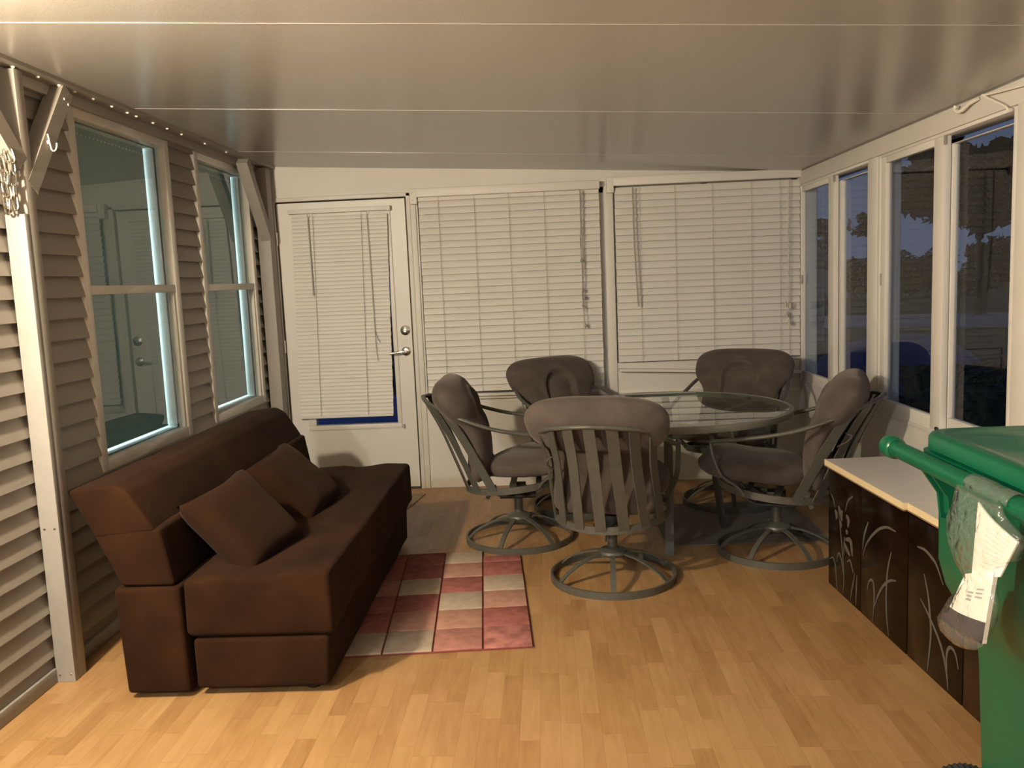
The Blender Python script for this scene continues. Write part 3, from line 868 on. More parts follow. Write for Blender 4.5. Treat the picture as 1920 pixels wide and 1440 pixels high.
def make_chair():
    root = empty('patio_chair', (0, 0, 0))
    # floor ring
    mb = MB()
    mb.sweep([(.297 * math.cos(2 * PI * k / 56), .297 * math.sin(2 * PI * k / 56), .018) for k in range(56)],
             [(-.006, -.018), (.006, -.018), (.006, .016), (.0, .018), (-.006, .016)], closed=True)
    mb.build('base_ring', M_metal, root)
    for a in (20, 70, 130, 190, 250, 310):
        a = math.radians(a)
        if math.degrees(a) > 200 and False: pass
        pts = catmull([(.288 * math.cos(a), .288 * math.sin(a), .026), (.235 * math.cos(a), .235 * math.sin(a), .070), (.14 * math.cos(a), .14 * math.sin(a), .112), (.045 * math.cos(a), .045 * math.sin(a), .132)], 5)
        MB().bar(pts, .026, .007).build('spoke', M_metal, root)
    MB().lathe([(0, .112), (.062, .116), (.070, .128), (.066, .140), (.045, .150), (.028, .156), (.024, .16)], n=28).build('hub', M_metal, root)
    MB().lathe([(.024, .15), (.024, .25), (.018, .252)], n=20).build('swivel_post', M_metal, root)
    mb = MB(); mb.box(-.10, .10, -.055, .055, .245, .262, bev=.004)
    mb.bar(catmull([(-.13, -.05, .300), (-.10, -.05, .262), (.10, -.05, .262), (.17, -.05, .325)], 4), .03, .006)
    mb.bar(catmull([(-.13, .05, .300), (-.10, .05, .262), (.10, .05, .262), (.17, .05, .325)], 4), .03, .006)
    mb.build('spring_plate', M_spring, root)
    mb = MB(); mb.box(-.045, .045, -.038, .038, .262, .320, bev=.004)
    mb.build('rocker_block', M_spring, root)
    mb = MB(); mb.bar([(-.02, -.27, .335), (-.02, .27, .335)], .035, .006); mb.bar([(.12, -.25, .352), (.12, .25, .352)], .03, .006)
    mb.bar(catmull([(-.16, .0, .322), (-.15, .0, .285), (-.175, .0, .235)], 4), .022, .006, up=(0, 1, 0.01))
    mb.build('cross_strap', M_metal, root)
    # seat ring
    mb = MB()
    mb.sweep([hoop(2 * PI * k / 64) for k in range(64)], [(-.004, -.018), (.004, -.018), (.005, 0), (.004, .018), (-.004, .018)], closed=True)
    mb.build('seat_ring', M_metal, root)
    # continuous back-and-arm rail
    full = [Vector((p.x, -p.y, p.z)) for p in reversed(rail_r)][:-1] + rail_r
    MB().tube(full, .0125, n=10, flat=.85).build('arm_rail', M_metal, root)
    # slats
    for deg in (-66, -44, -22, 0, 22, 44, 66):
        th = math.radians(deg)
        s_ = 1 if deg >= 0 else -1
        a = hoop(th); r = rail_at(abs(th)); r = Vector((r.x, r.y * s_, r.z))
        out = Vector((-math.cos(th), math.sin(th), 0))
        m1 = a.lerp(r, .30) + out * -.006 ; m2 = a.lerp(r, .66) - out * .012
        tan = Vector((math.sin(th), math.cos(th), 0))
        pts = catmull([a + Vector((0, 0, -.006)), m1, m2, r - Vector((0, 0, .003))], 6)
        MB().sweep(pts, [(-.003, -.025), (.003, -.025), (.003, .025), (-.003, .025)], up=tuple(tan)).build('back_slat', M_metal, root)
    # arm supports
    for s_ in (1, -1):
        pts = catmull([(.277, s_ * .294, .614), (.262, s_ * .296, .545), (.225, s_ * .288, .455), (.155, s_ * .262, .395), (.120, s_ * .246, .352)], 5)
        MB().bar(pts, .010, .024, up=(0, 1, 0)).build('arm_strut', M_metal, root)
    # cushions
    mb = MB()
    n, m = 44, 18
    prof = sup(40, 1, 1, 2.7)
    seatx0, seatx1 = -.165, .375
    ks = [-.985, -.95, -.88, -.76, -.6, -.4, -.2, 0, .2, .4, .6, .76, .88, .95, .985]
    rings = []
    for k in ks:
        x = (seatx0 + seatx1) / 2 + k * (seatx1 - seatx0) / 2
        sc = (1 - abs(k) ** 3.2) ** (1 / 2.6)
        wy = (.262 if k > -.2 else .262 - .05 * (-.2 - k)) * (.30 + .70 * sc)
        tz = .060 * sc + .004
        zz = .437 + .11 * x
        rings.append([mb.bm.verts.new((x, a * wy, zz + b * tz * (1.15 if b > 0 else .9) + .006 * math.sin(a * 3 + k * 4))) for a, b in prof])
    for A, B in zip(rings, rings[1:]):
        for i in range(len(prof)):
            mb.bm.faces.new([A[i], A[(i + 1) % len(prof)], B[(i + 1) % len(prof)], B[i]])
    mb.bm.faces.new(rings[0][::-1]); mb.bm.faces.new(rings[-1])
    mb.build('seat_cushion', M_cush, root, smooth=180)
    # back cushion: centre line, half-width and half-thickness along its height
    CL = catmull([(-.205, 0, .375), (-.200, 0, .48), (-.205, 0, .585), (-.235, 0, .680), (-.290, 0, .765), (-.350, 0, .845), (-.405, 0, .920)], 16)
    nv = len(CL)
    mb = MB(); nu = 180
    rings = []
    for i, c in enumerate(CL):
        v = i / (nv - 1)
        t = (CL[min(i + 1, nv - 1)] - CL[max(i - 1, 0)]).normalized()
        fwd = Vector((t.z, 0, -t.x))       # towards the sitter
        low = min(1, (v / .10)) if v < .10 else 1
        cap = 1.0
        if v < .09: cap = math.sqrt(max(0.0, 1 - ((.09 - v) / .0925) ** 2))
        if v > .80: cap = math.sqrt(max(0.0, 1 - ((v - .80) / .2025) ** 2))
        g = 1 / (1 + math.exp(-(v - .58) * 22))
        wy = (.232 + .088 * g) * (.52 + .48 * cap if v > .5 else .75 + .25 * cap)
        th = (.066 + .030 * g - .012 * math.exp(-((v - .55) / .06) ** 2)) * max(cap, .06)
        ring = []
        for k in range(nu):
            a = 2 * PI * k / nu
            ca, sa = math.cos(a), math.sin(a)
            yy = wy * math.copysign(abs(ca) ** (2 / 2.5), ca)
            ff = th * math.copysign(abs(sa) ** (2 / 2.2), sa)
            if sa > 0:                     # arched tuck across the front, belly swelling below it
                sdist = (v - .585) * .66
                rr = math.hypot(yy, max(sdist, 0))
                fade = 1 if sdist > 0 else math.exp(-(sdist / .11) ** 2)
                inner = 1 / (1 + math.exp((rr - .100) / .0028))
                lip = math.exp(-((rr - .118) / .018) ** 2)
                ff += (-.050 * inner * math.exp(-max(0, .100 - rr) / .050) + .008 * lip) * fade * sa ** .4 * cap
            ring.append(mb.bm.verts.new(c + Vector((0, yy, 0)) + fwd * ff))
        rings.append(ring)
    for A, B in zip(rings, rings[1:]):
        for i in range(nu):
            mb.bm.faces.new([A[i], A[(i + 1) % nu], B[(i + 1) % nu], B[i]])
    mb.bm.faces.new(rings[0][::-1]); mb.bm.faces.new(rings[-1])
    bc = mb.build('back_cushion', M_cush, root, smooth=180)
    mb = MB()
    mb.tube(catmull([(-.30, .205, .60), (-.345, .225, .63), (-.365, .212, .655), (-.335, .195, .665)], 4), .004, n=5)
    mb.build('cushion_tie', M_cush, bc)
    return root

chair0 = make_chair()
CH = [(-.19, 4.662, 0.0, 'taupe cushioned swivel chair at the left of the glass table, seen from its side'),
      (.282, 3.99, 76.0, 'nearest taupe swivel chair, its slatted back turned to the viewer'),
      (1.15, 4.315, 159.0, 'taupe swivel chair at the right of the glass table, next to the dark cabinets'),
      (.185, 5.30, -60.0, 'taupe swivel chair behind the table in front of the left wide blind'),
      (1.13, 5.30, -118.0, 'taupe swivel chair behind the table in front of the right wide blind')]
for i, (x, y, a, lab) in enumerate(CH):
    o = chair0 if i == 0 else copy_tree(chair0)
    o.location = (x, y, 0.0035 if i == 4 else 0)
    o.rotation_euler = (0, 0, math.radians(a))
    tag(o, lab, 'chair', 'swivel patio chairs around the glass table')

kid = bpy.data.objects['patio_chair.001']
lm = Matrix.Rotation(-kid.rotation_euler.z, 4, 'Z') @ Vector((.150 - kid.location.x, 3.632 - kid.location.y, .768))
tg = MB().box(-.026, .026, -.001, .001, -.008, .008).build('sewn_tag', mat('tag_white', (.75, .72, .66), rough=.6), kid, smooth=0)
tg.location = lm; tg.rotation_euler = (0, 0, -kid.rotation_euler.z)
tag(tg, 'small white sewn tag')

# ------------------------------------------------------------------ glass table
tb = empty('patio_table', (.655, 4.575, 0), 0, 'round glass-topped metal table in the middle of the five swivel chairs', 'table')
R_t = .625
MB().lathe([(0, .722), (R_t - .012, .722), (R_t - .008, .726), (R_t - .012, .730), (0, .730)], n=72).build('glass_top', M_tglass, tb, smooth=30)
mb = MB(); mb.sweep([(R_t * math.cos(2 * PI * k / 96), R_t * math.sin(2 * PI * k / 96), .718) for k in range(96)],
                    [(-.012, -.018), (.010, -.018), (.014, -.004), (.012, .012), (-.004, .014), (-.012, .002)], closed=True)
mb.build('table_rim', M_rim, tb)
mb = MB(); mb.sweep([(.17 * math.cos(2 * PI * k / 40), .17 * math.sin(2 * PI * k / 40), .60) for k in range(40)], [(-.005, -.012), (.005, -.012), (.005, .012), (-.005, .012)], closed=True)
mb.build('brace_ring', M_tleg, tb)
for a in (-101, 23, 85, 169):
    a = math.radians(a)
    d = Vector((math.cos(a), math.sin(a), 0))
    pts = catmull([d * .60 + Vector((0, 0, .700)), d * .44 + Vector((0, 0, .690)), d * .315 + Vector((0, 0, .655)), d * .275 + Vector((0, 0, .58)), d * .285 + Vector((0, 0, .30)), d * .335 + Vector((0, 0, .012 + .004))], 6)
    tq = (-d.y, d.x, 0)
    MB().sweep(pts, [(-.010, -.022), (.010, -.022), (.010, .022), (-.010, .022)], up=tq).build('leg', M_tleg, tb)
for k in range(4):
    a = math.radians(-101 + 90 * k + 45); d = Vector((math.cos(a), math.sin(a), 0))
    MB().lathe([(.012, .708), (.014, .714), (.012, .721)], n=12, cx=d.x * (R_t - .02), cy=d.y * (R_t - .02)).build('glass_pad', M_foot, tb)

# ------------------------------------------------------------------ dark cabinets with etched reeds
U = Vector((.047, -.9989, 0)).normalized(); Dp = Vector((.9989, .047, 0)).normalized()
ST = {
 'a': [[[.03, .435], [.064, .413], [.08, .382]], [[.274, .483], [.224, .451], [.194, .396]], [[.119, .393], [.142, .303], [.169, .19], [.183, .081], [.171, .02]], [[.185, .282], [.182, .194]], [[.021, .127], [.06, .145], [.089, .11], [.101, .043], [.112, .015]], [[.1, .14], [.126, .189], [.154, .168], [.176, .114]], [[.217, .18], [.248, .195], [.273, .165], [.285, .152]], [[.299, .157], [.251, .02]], [[.319, .156], [.311, .02]]],
 'ablob': [[[.08, .373], [.098, .356], [.094, .333]], [[.119, .401], [.137, .38], [.152, .363]], [[.162, .392], [.152, .367], [.159, .343]], [[.204, .382], [.229, .368], [.222, .334]], [[.195, .272], [.247, .284], [.263, .255], [.272, .22]], [[.181, .255], [.217, .232], [.248, .216]], [[.14, .34], [.15, .31]], [[.215, .32], [.21, .30]]],
 'b': [[[.428, .417], [.392, .354], [.375, .289]], [[.67, .45], [.592, .444], [.508, .405], [.42, .33], [.378, .26]], [[.424, .132], [.442, .175], [.474, .187], [.487, .152], [.488, .104], [.478, .018]], [[.678, .261], [.622, .241], [.565, .197], [.514, .13], [.489, .08]], [[.635, .36], [.609, .29], [.598, .224], [.596, .146], [.605, .072], [.62, .018]]],
 'c': [[[.838, .446], [.893, .451], [.941, .439], [.974, .423], [1.02, .37]], [[.889, .363], [.919, .3], [.934, .236], [.943, .17], [.933, .081], [.924, .022]], [[.865, .265], [.914, .235], [.969, .195], [1.009, .157], [1.036, .115], [1.057, .057], [1.062, .02]], [[1.057, .057], [1.049, .121], [1.059, .163], [1.083, .177], [1.108, .162], [1.124, .123]]]}
def stroke(mb, pts, w, shift=0.0):
    P = catmull([(u - shift, -.0008, z) for u, z in pts], 6)
    n = len(P)
    ws = [max(.25, math.sin(PI * (.12 + .80 * i / (n - 1))) ** .8) for i in range(n)]
    mb.sweep(P, [(-w, -.0006), (w, -.0006), (w, .0006), (-w, .0006)], up=(0, -1, 0), widths=ws)
def cabinet(u0, u1, label, top_over, doors, etch):
    loc = Vector((1.253, 3.822, 0)) + U * u0
    root = empty('low_cabinet', loc, math.atan2(U.y, U.x), label, 'cabinet', 'dark glossy cabinets along the right wall')
    # local x runs along the front towards the viewer, local y is depth into the cabinet, front face at y = 0
    w = u1 - u0
    dep = .405
    mb = MB()
    mb.box(0, w, .02, dep, .0, .555)
    mb.build('carcass', M_gloss, root, smooth=0)
    mb = MB(); mb.box(-.001, w, -top_over, dep, .5555, .5605); mb.mi = 1
    mb.box(-.001, w, -top_over, dep, .5610, .5855); mb.mi = 2
    mb.box(0, w - .001, -top_over + .001, dep, .5850, .5865)
    mb.build('top_board', [mat('edge_shadow_line', (.20, .13, .06), rough=.7), M_ply, M_lam], root, smooth=0)
    for k, (a, b) in enumerate(doors):
        mb = MB().box(a - u0 + .003, b - u0 - .003, 0, .019, .008, .548, bev=.002)
        dd = mb.build('cabinet_door', M_gloss, root)
        e = MB()
        for key, ww in etch[k]:
            for s_ in ST[key]:
                stroke(e, s_, ww, u0)
        if len(e.bm.verts):
            e.build('etched_reeds', M_etch, dd)
        else:
            e.bm.free()
    return root
# the depth axis of the cabinets points to the wall: local y = rotation of x by +90 degrees
cabinet(0.0, .765, 'far dark glossy cabinet with etched reeds and white top, next to the right-hand chair', .018, [(0, .355), (.355, .765)], [[('a', .0042), ('ablob', .012)], [('b', .0058)]])
cabinet(.768, 1.52, 'near dark glossy cabinet with etched reeds, half hidden by the green cart', .004, [(.768, 1.15), (1.15, 1.52)], [[('c', .0058)], []])

# ------------------------------------------------------------------ green wheeled cart
ct = empty('wheeled_cart', (1.22, 1.72, 0), 0, 'green plastic wheeled trash cart in the right foreground', 'trash cart')
def cl(x, y, z): return Vector((x - 1.22, y - 1.72, z))
def rrect(x0, x1, y0, y1, z, r, n=5):
    out = []
    for cx, cy, a0 in ((x1 - r, y1 - r, 0), (x0 + r, y1 - r, 90), (x0 + r, y0 + r, 180), (x1 - r, y0 + r, 270)):
        for k in range(n + 1):
            a = math.radians(a0 + 90 * k / n)
            out.append(cl(cx + r * math.cos(a), cy + r * math.sin(a), z))
    return out
# body: back wall leans out to the handle above, drawn in above the wheels below
SEC = [(.05, 1.015, 1.47, 1.47, 1.985), (.20, 1.008, 1.49, 1.465, 1.992), (.50, 1.000, 1.535, 1.45, 2.005), (.56, .995, 1.54, 1.447, 2.008), (.63, .955, 1.55, 1.445, 2.008),
       (.69, .920, 1.56, 1.443, 2.008), (.755, .902, 1.57, 1.44, 2.008), (.97, .900, 1.59, 1.435, 2.010), (1.0, .900, 1.59, 1.435, 2.010)]
mb = MB(); rings = []
for z, xa, xb, ya, yb in SEC:
    rings.append([mb.bm.verts.new(p) for p in rrect(xa, xb, ya, yb, z, .045)])
for A, B in zip(rings, rings[1:]):
    for i in range(len(A)):
        mb.bm.faces.new([A[i], A[(i + 1) % len(A)], B[(i + 1) % len(A)], B[i]])
mb.bm.faces.new(rings[0][::-1]); mb.bm.faces.new(rings[-1])
mb.build('cart_body', M_green, ct, smooth=35)
mb = MB(); rings = []
for z, o in ((.968, .006), (.968, .022), (1.012, .026), (1.014, .006)):
    rings.append([mb.bm.verts.new(p) for p in rrect(.900 - o, 1.59 + o, 1.435 - o, 2.010 + o, z, .05)])
for A, B in zip(rings, rings[1:] + rings[:1]):
    for i in range(len(A)):
        mb.bm.faces.new([A[i], A[(i + 1) % len(A)], B[(i + 1) % len(A)], B[i]])
mb.build('body_rim', M_green, ct, smooth=35)
# lid: lipped edge, domed panel
mb = MB(); rings = []
for z, o in ((1.016, .030), (1.018, .040), (1.045, .040), (1.053, .034), (1.056, .016), (1.050, -.004), (1.046, -.025), (1.052, -.06), (1.064, -.13), (1.068, -.24)):
    rings.append([mb.bm.verts.new(p) for p in rrect(.918 - o, 1.60 + o, 1.44 - o, 2.005 + o, z, max(.02, .06 + o * .5))])
for A, B in zip(rings, rings[1:]):
    for i in range(len(A)):
        mb.bm.faces.new([A[i], A[(i + 1) % len(A)], B[(i + 1) % len(A)], B[i]])
mb.bm.faces.new(rings[0][::-1]); mb.bm.faces.new(rings[-1])
mb.build('lid', M_green, ct, smooth=50)
# handle bar with end knob and its two brackets
hb = MB(); hb.tube([cl(.852, y, .995) for y in (1.395, 1.6, 1.8, 2.0, 2.10)], .0205, n=18)
bar = hb.build('handle_bar', M_green, ct)
for y in (2.118, 1.385):
    MB().lathe([(0, -.026), (.022, -.026), (.027, -.020), (.028, 0), (.027, .020), (.022, .026), (0, .026)], n=22, M=Matrix.Translation(cl(.852, y, .995)) @ RY).build('end_knob', M_green, bar)
for y in (1.905, 1.50):
    mb = MB()
    for dy in (-.028, .020):
        mb.prism([(.905 - 1.22, .865), (.885 - 1.22, .868), (.878 - 1.22, .925), (.838 - 1.22, .985), (.845 - 1.22, 1.005), (.905 - 1.22, 1.005)], y - 1.72 + dy, y - 1.72 + dy + .010)
    mb.prism([(.905 - 1.22, .880), (.892 - 1.22, .880), (.888 - 1.22, .930), (.850 - 1.22, .985), (.905 - 1.22, .99)], y - 1.72 - .02, y - 1.72 + .022)
    mb.build('handle_bracket', M_green, ct, smooth=0)
MB().tube([cl(.905, y, 1.038) for y in (1.46, 1.99)], .016, n=12).build('lid_hinge', M_green, ct)
# wheels
for y in (1.982, 1.458):
    w = MB(); n = 44
    for k in range(n):
        a0, a1 = 2 * PI * k / n, 2 * PI * (k + .55) / n
        pass
    prof = []
    rings = []
    for k in range(n * 2):
        a = 2 * PI * k / (n * 2)
        r = .098 if k % 2 == 0 else .093
        rings.append([(r * .55, -.028), (r * .93, -.030), (r, -.022), (r, .022), (r * .93, .030), (r * .55, .028)])
    V = []
    c0 = cl(1.03, y, .098)
    for k in range(n * 2):
        a = 2 * PI * k / (n * 2)
        V.append([w.bm.verts.new(c0 + Vector((rr * math.cos(a), t, rr * math.sin(a)))) for rr, t in rings[k]])
    for k in range(n * 2):
        A, B = V[k], V[(k + 1) % (n * 2)]
        for i in range(6):
            w.bm.faces.new([A[i], A[(i + 1) % 6], B[(i + 1) % 6], B[i]])
    wo = w.build('wheel', M_tyre, ct, smooth=30)
    wo.location = (-.03, .045 if y > 1.7 else -.045, 0)
    MB().lathe([(0, -.02), (.060, -.018), (.060, .018), (0, .02)], n=24, M=Matrix.Translation(c0) @ RY).build('wheel_hub', M_tyre, wo)

# ------------------------------------------------------------------ plastic bag of papers hung on the handle
bg = empty('plastic_bag', (.822, 1.64, .85), 0, 'clear plastic bag with papers inside, hung on the green cart handle', 'bag')
def bl_(y, z, x=0.0): return Vector((x, y - 1.64, z - .85))
#  left edge, right edge (y, z) down the bag, half thickness
ROW = [((1.715, 1.000), (1.545, 1.000), .010), ((1.722, .975), (1.535, .985), .014), ((1.727, .955), (1.515, .975), .020), ((1.742, .925), (1.478, .962), .026), ((1.742, .895), (1.474, .945), .030), ((1.725, .868), (1.492, .915), .030),
       ((1.695, .845), (1.52, .900), .026), ((1.672, .826), (1.552, .882), .018), ((1.664, .812), (1.572, .862), .016), ((1.688, .790), (1.560, .842), .018), ((1.722, .760), (1.552, .812), .024), ((1.748, .728), (1.560, .775), .028),
       ((1.768, .700), (1.580, .740), .028), ((1.768, .680), (1.600, .708), .022), ((1.745, .668), (1.625, .688), .014), ((1.715, .662), (1.655, .676), .004)]
mb = MB(); nn = 36
rings = []
for j, (a, b_, t) in enumerate(ROW):
    A, B = bl_(*a), bl_(*b_)
    ring = []
    for k in range(nn):
        an = 2 * PI * k / nn
        c, s_ = math.cos(an), math.sin(an)
        P = A.lerp(B, .5 - .5 * c)
        wob = 1 + .35 * noise.noise(Vector((k * .55, j * .8, 3.1)))
        P.x += s_ * t * wob + (-.004)
        ring.append(mb.bm.verts.new(P))
    rings.append(ring)
for A, B in zip(rings, rings[1:]):
    for i in range(nn):
        mb.bm.faces.new([A[i], A[(i + 1) % nn], B[(i + 1) % nn], B[i]])
mb.bm.faces.new(rings[-1])
film = mb.build('bag_film', M_bag, bg, smooth=60)
# loop over the bar
mb = MB()
def lp_(i, j):
    t = i / 8; a = PI * (.02 + .96 * t)
    y = 1.548 + .165 * j / 8
    r = .0245 + .002 * noise.noise(Vector((i, j, 0)))
    return bl_(y, .997 + r * math.sin(a), .030 - r * math.cos(a) * 1.0)
mb.grid(9, 9, lp_)
lo_ = mb.build('bag_loop', M_bag, bg, smooth=60)
sm = lo_.modifiers.new('film thickness', 'SOLIDIFY'); sm.thickness = .0006
def sheet(name, quad, mats, parent, x=0.0, th=.003, strips=(), bow=.0):
    """slightly bowed sheet; strips = (u0,u1,v0,v1,material) laid on its face"""
    A, B, C, Dq = [bl_(*p) for p in quad]
    def at(u, v, off): 
        P = A.lerp(B, u).lerp(Dq.lerp(C, u), v)
        P.x += x + off - bow * math.sin(PI * u)
        return P
    mb = MB()
    n = 10
    F = [[mb.bm.verts.new(at(i / n, j / n, -th / 2)) for j in range(n + 1)] for i in range(n + 1)]
    K = [[mb.bm.verts.new(at(i / n, j / n, th / 2)) for j in range(n + 1)] for i in range(n + 1)]
    for i in range(n):
        for j in range(n):
            mb.bm.faces.new([F[i][j], F[i + 1][j], F[i + 1][j + 1], F[i][j + 1]])
            mb.bm.faces.new([K[i][j], K[i][j + 1], K[i + 1][j + 1], K[i + 1][j]])
    for i in range(n):
        mb.bm.faces.new([F[i][0], K[i][0], K[i + 1][0], F[i + 1][0]]); mb.bm.faces.new([F[i][n], F[i + 1][n], K[i + 1][n], K[i][n]])
        mb.bm.faces.new([F[0][i], F[0][i + 1], K[0][i + 1], K[0][i]]); mb.bm.faces.new([F[n][i], K[n][i], K[n][i + 1], F[n][i + 1]])
    for (u0, u1, v0, v1, mi) in strips:
        mb.mi = mi
        m_ = 8
        T = [[mb.bm.verts.new(at(u0 + (u1 - u0) * i / m_, v, -th / 2 - .0006)) for v in (v0, v1)] for i in range(m_ + 1)]
        for i in range(m_):
            f = mb.bm.faces.new([T[i][0], T[i + 1][0], T[i + 1][1], T[i][1]]); f.material_index = mi
    return mb.build(name, mats, parent, smooth=40, recalc=False)
lines1 = [(.35, .92 - .03 * (k % 3), .12 + .09 * k, .125 + .09 * k, 1) for k in range(8)]
sheet('paper_sheet', [(1.630, .985), (1.490, .950), (1.545, .866), (1.648, .832)], [M_paper, M_ink], bg, x=-.002, strips=lines1, bow=.006)
lines2 = [(.45, .62, .30, .33, 1), (.45, .60, .36, .39, 1), (.45, .61, .42, .45, 1), (.68, .86, .24, .265, 1), (.68, .84, .30, .325, 1), (.68, .85, .36, .385, 1), (0.0, 1.0, .70, 1.0, 2)]
sheet('booklet', [(1.664, .830), (1.556, .872), (1.592, .716), (1.752, .698)], [M_paper, M_ink, M_navy], bg, x=-.004, th=.008, strips=lines2, bow=.008)

# ------------------------------------------------------------------ outside, seen through the panes at dusk
M_grass = mat('lawn_grass', (.045, .052, .022), rough=1, var=.4, vscale=3, bump=.3, bscale=40)
M_drive = mat('pale_driveway', (.42, .42, .43), rough=.9, var=.08, vscale=1.5)
M_leaf = mat('dark_foliage', (.011, .013, .008), rough=.9, var=.4, vscale=2)
M_leaf2 = mat('hedge_foliage', (.010, .026, .022), rough=.9, var=.4, vscale=6)
M_bark = mat('bark', (.03, .025, .02), rough=.95, var=.3, vscale=12)
M_house = mat('pale_house_siding', (.36, .37, .39), rough=.8, var=.06, vscale=2)
M_roof = mat('grey_shingle_roof', (.16, .165, .18), rough=.9, var=.2, vscale=9)
M_tarp = mat('blue_tarp', (.010, .052, .18), rough=.55, var=.25, vscale=3)
GZ = -.32
mb = MB(); mb.box(-30, 60, 6.3, 75, GZ - .2, GZ); mb.box(2.2, 60, -20, 6.3, GZ - .2, GZ)
tag(mb.build('ground', M_grass, smooth=0), 'dusky lawn outside the right-hand windows', 'lawn', kind='structure')
# driveway: curved pale strip
mb = MB()
path = catmull([(2.6, 30, GZ), (9, 27.8, GZ), (12.5, 26.2, GZ), (17, 24.0, GZ), (26, 19.5, GZ), (40, 14, GZ)], 6)
mb.sweep([Vector(p) + Vector((0, 0, .02)) for p in path], [(-3.2, -.02), (3.2, -.02), (3.2, .02), (-3.2, .02)])
tag(mb.build('driveway', M_drive, smooth=0), 'pale curved driveway across the lawn outside', 'driveway', kind='structure')

def blob_tree(name, loc, crown_r, h, label, seed, trunk_h, leafm=M_leaf, nleaf=1500, squash=.8, group='trees outside'):
    rnd = random.Random(seed)
    root = empty(name, loc, 0, label, 'tree', group)
    mb = MB(); mb.tube(catmull([(0, 0, 0), (.1, .05, trunk_h * .5), (0, .1, trunk_h), (.15, 0, trunk_h + crown_r * .6)], 5), .16 * crown_r / 2, n=9,
                       widths=[1.3 - .8 * i / 15 for i in range(16)])
    mb.build('trunk', M_bark, root)
    mb = MB()
    clumps = [(rnd.uniform(-.75, .75), rnd.uniform(-.75, .75), rnd.uniform(-.6, .8), rnd.uniform(.28, .5)) for _ in range(16)]
    for i in range(nleaf):
        cx, cy, cz, cr = clumps[i % len(clumps)]
        v = Vector((rnd.gauss(0, 1), rnd.gauss(0, 1), rnd.gauss(0, 1))).normalized() * cr * rnd.uniform(.45, 1.0)
        P = Vector(((cx + v.x) * crown_r, (cy + v.y) * crown_r, trunk_h + crown_r * squash * (1 + (cz + v.z) * .9)))
        s_ = rnd.uniform(.08, .17) * crown_r
        q = Matrix.Rotation(rnd.uniform(0, 6.28), 3, Vector((rnd.gauss(0, 1), rnd.gauss(0, 1), rnd.gauss(0, 1))))
        a, b, c, d = [P + q @ Vector(t) for t in ((-s_, -s_ * .4, 0), (0, -s_ * .5, s_ * .2), (s_, s_ * .3, 0), (0, s_ * .5, -s_ * .1))]
        mb.bm.faces.new([mb.bm.verts.new(t) for t in (a, b, c, d)])
    mb.build('crown', leafm, root, smooth=0, recalc=False)
    return root
blob_tree('leafy_tree', (14.9, 40, GZ), .95, 5, 'rounded dark tree seen through the second pane from the corner', 3, 2.6, nleaf=900)
blob_tree('leafy_tree', (10.45, 33, GZ), 1.15, 5, 'dark tree rising behind the pale gabled house', 21, 1.7, nleaf=900)
blob_tree('leafy_tree', (15.75, 34.6, GZ), 1.9, 8, 'tall dark tree against the sky in the third pane from the corner', 5, 3.0, nleaf=2000)
blob_tree('leafy_tree', (14.1, 28.3, GZ), 2.2, 8, 'tall dark tree filling the left half of the pane above the cart', 9, 2.5, nleaf=3400)
blob_tree('leafy_tree', (13.1, 22.8, GZ), 1.9, 8, 'tall dark tree filling the right half of the pane above the cart', 12, 2.3, nleaf=3600)
low = ((16.3, 45.5, 1.3, 'low dark tree far off in the second pane, under the rounded tree'), (16.0, 39.2, 1.3, 'low dark tree behind the driveway at the left of the third pane'), (19.3, 44.0, 1.6, 'low dark tree behind the driveway at the right of the third pane'),
       (19.6, 39.5, 1.6, 'low dark tree behind the driveway at the left of the pane above the cart'), (24.3, 44.5, 2.0, 'low dark tree behind the driveway at the right of the pane above the cart'))
for k, (x, y, cr_, lab) in enumerate(low):
    blob_tree('leafy_tree', (x, y, GZ), cr_, 4, lab, 30 + k, .1, nleaf=1300)

def gable(name, x0, x1, y0, y1, ze, zr, label):
    root = empty(name, ((x0 + x1) / 2, y0, GZ), 0, label, 'house')
    w = (x1 - x0) / 2
    mb = MB(); mb.prism([(-w, 0), (w, 0), (w, ze - GZ), (0, zr - GZ), (-w, ze - GZ)], 0, y1 - y0)
    k = 0
    while .22 * k < ze - GZ:
        mb.box(-w, w, -.03, 0, .22 * k, .22 * k + .02); k += 1
    mb.build('house_wall', M_house, root, smooth=0)
    mb = MB()
    sl_ = (zr - ze) / w
    for s_ in (1, -1):
        mb.bar([(0, -.25, zr - GZ + .08), (s_ * (w + .3), -.25, ze - GZ + .08 - .3 * sl_)], .12, .5, up=(0, 1, 0)) if 0 else None
        mb.prism([(0, zr - GZ + .01), (s_ * (w + .3), ze - GZ + .01 - .3 * sl_), (s_ * (w + .3), ze - GZ + .13 - .3 * sl_), (0, zr - GZ + .13)], -.3, y1 - y0 + .3)
    mb.build('roof', M_roof, root, smooth=0)
    MB().box(-.6, .3, -.04, .0, .0, 2.0 if ze - GZ > 2.1 else (ze - GZ) * .8).build('house_door', M_drive, root, smooth=0)
    return root
gable('neighbour_house', 2.0, 6.45, 20.0, 28, 1.60, 3.0, 'pale gabled house through the pane nearest the corner')
gable('neighbour_house', 17.2, 20.6, 49, 55, 1.35, 1.75, 'small far house with a pale roof edge in the second pane')
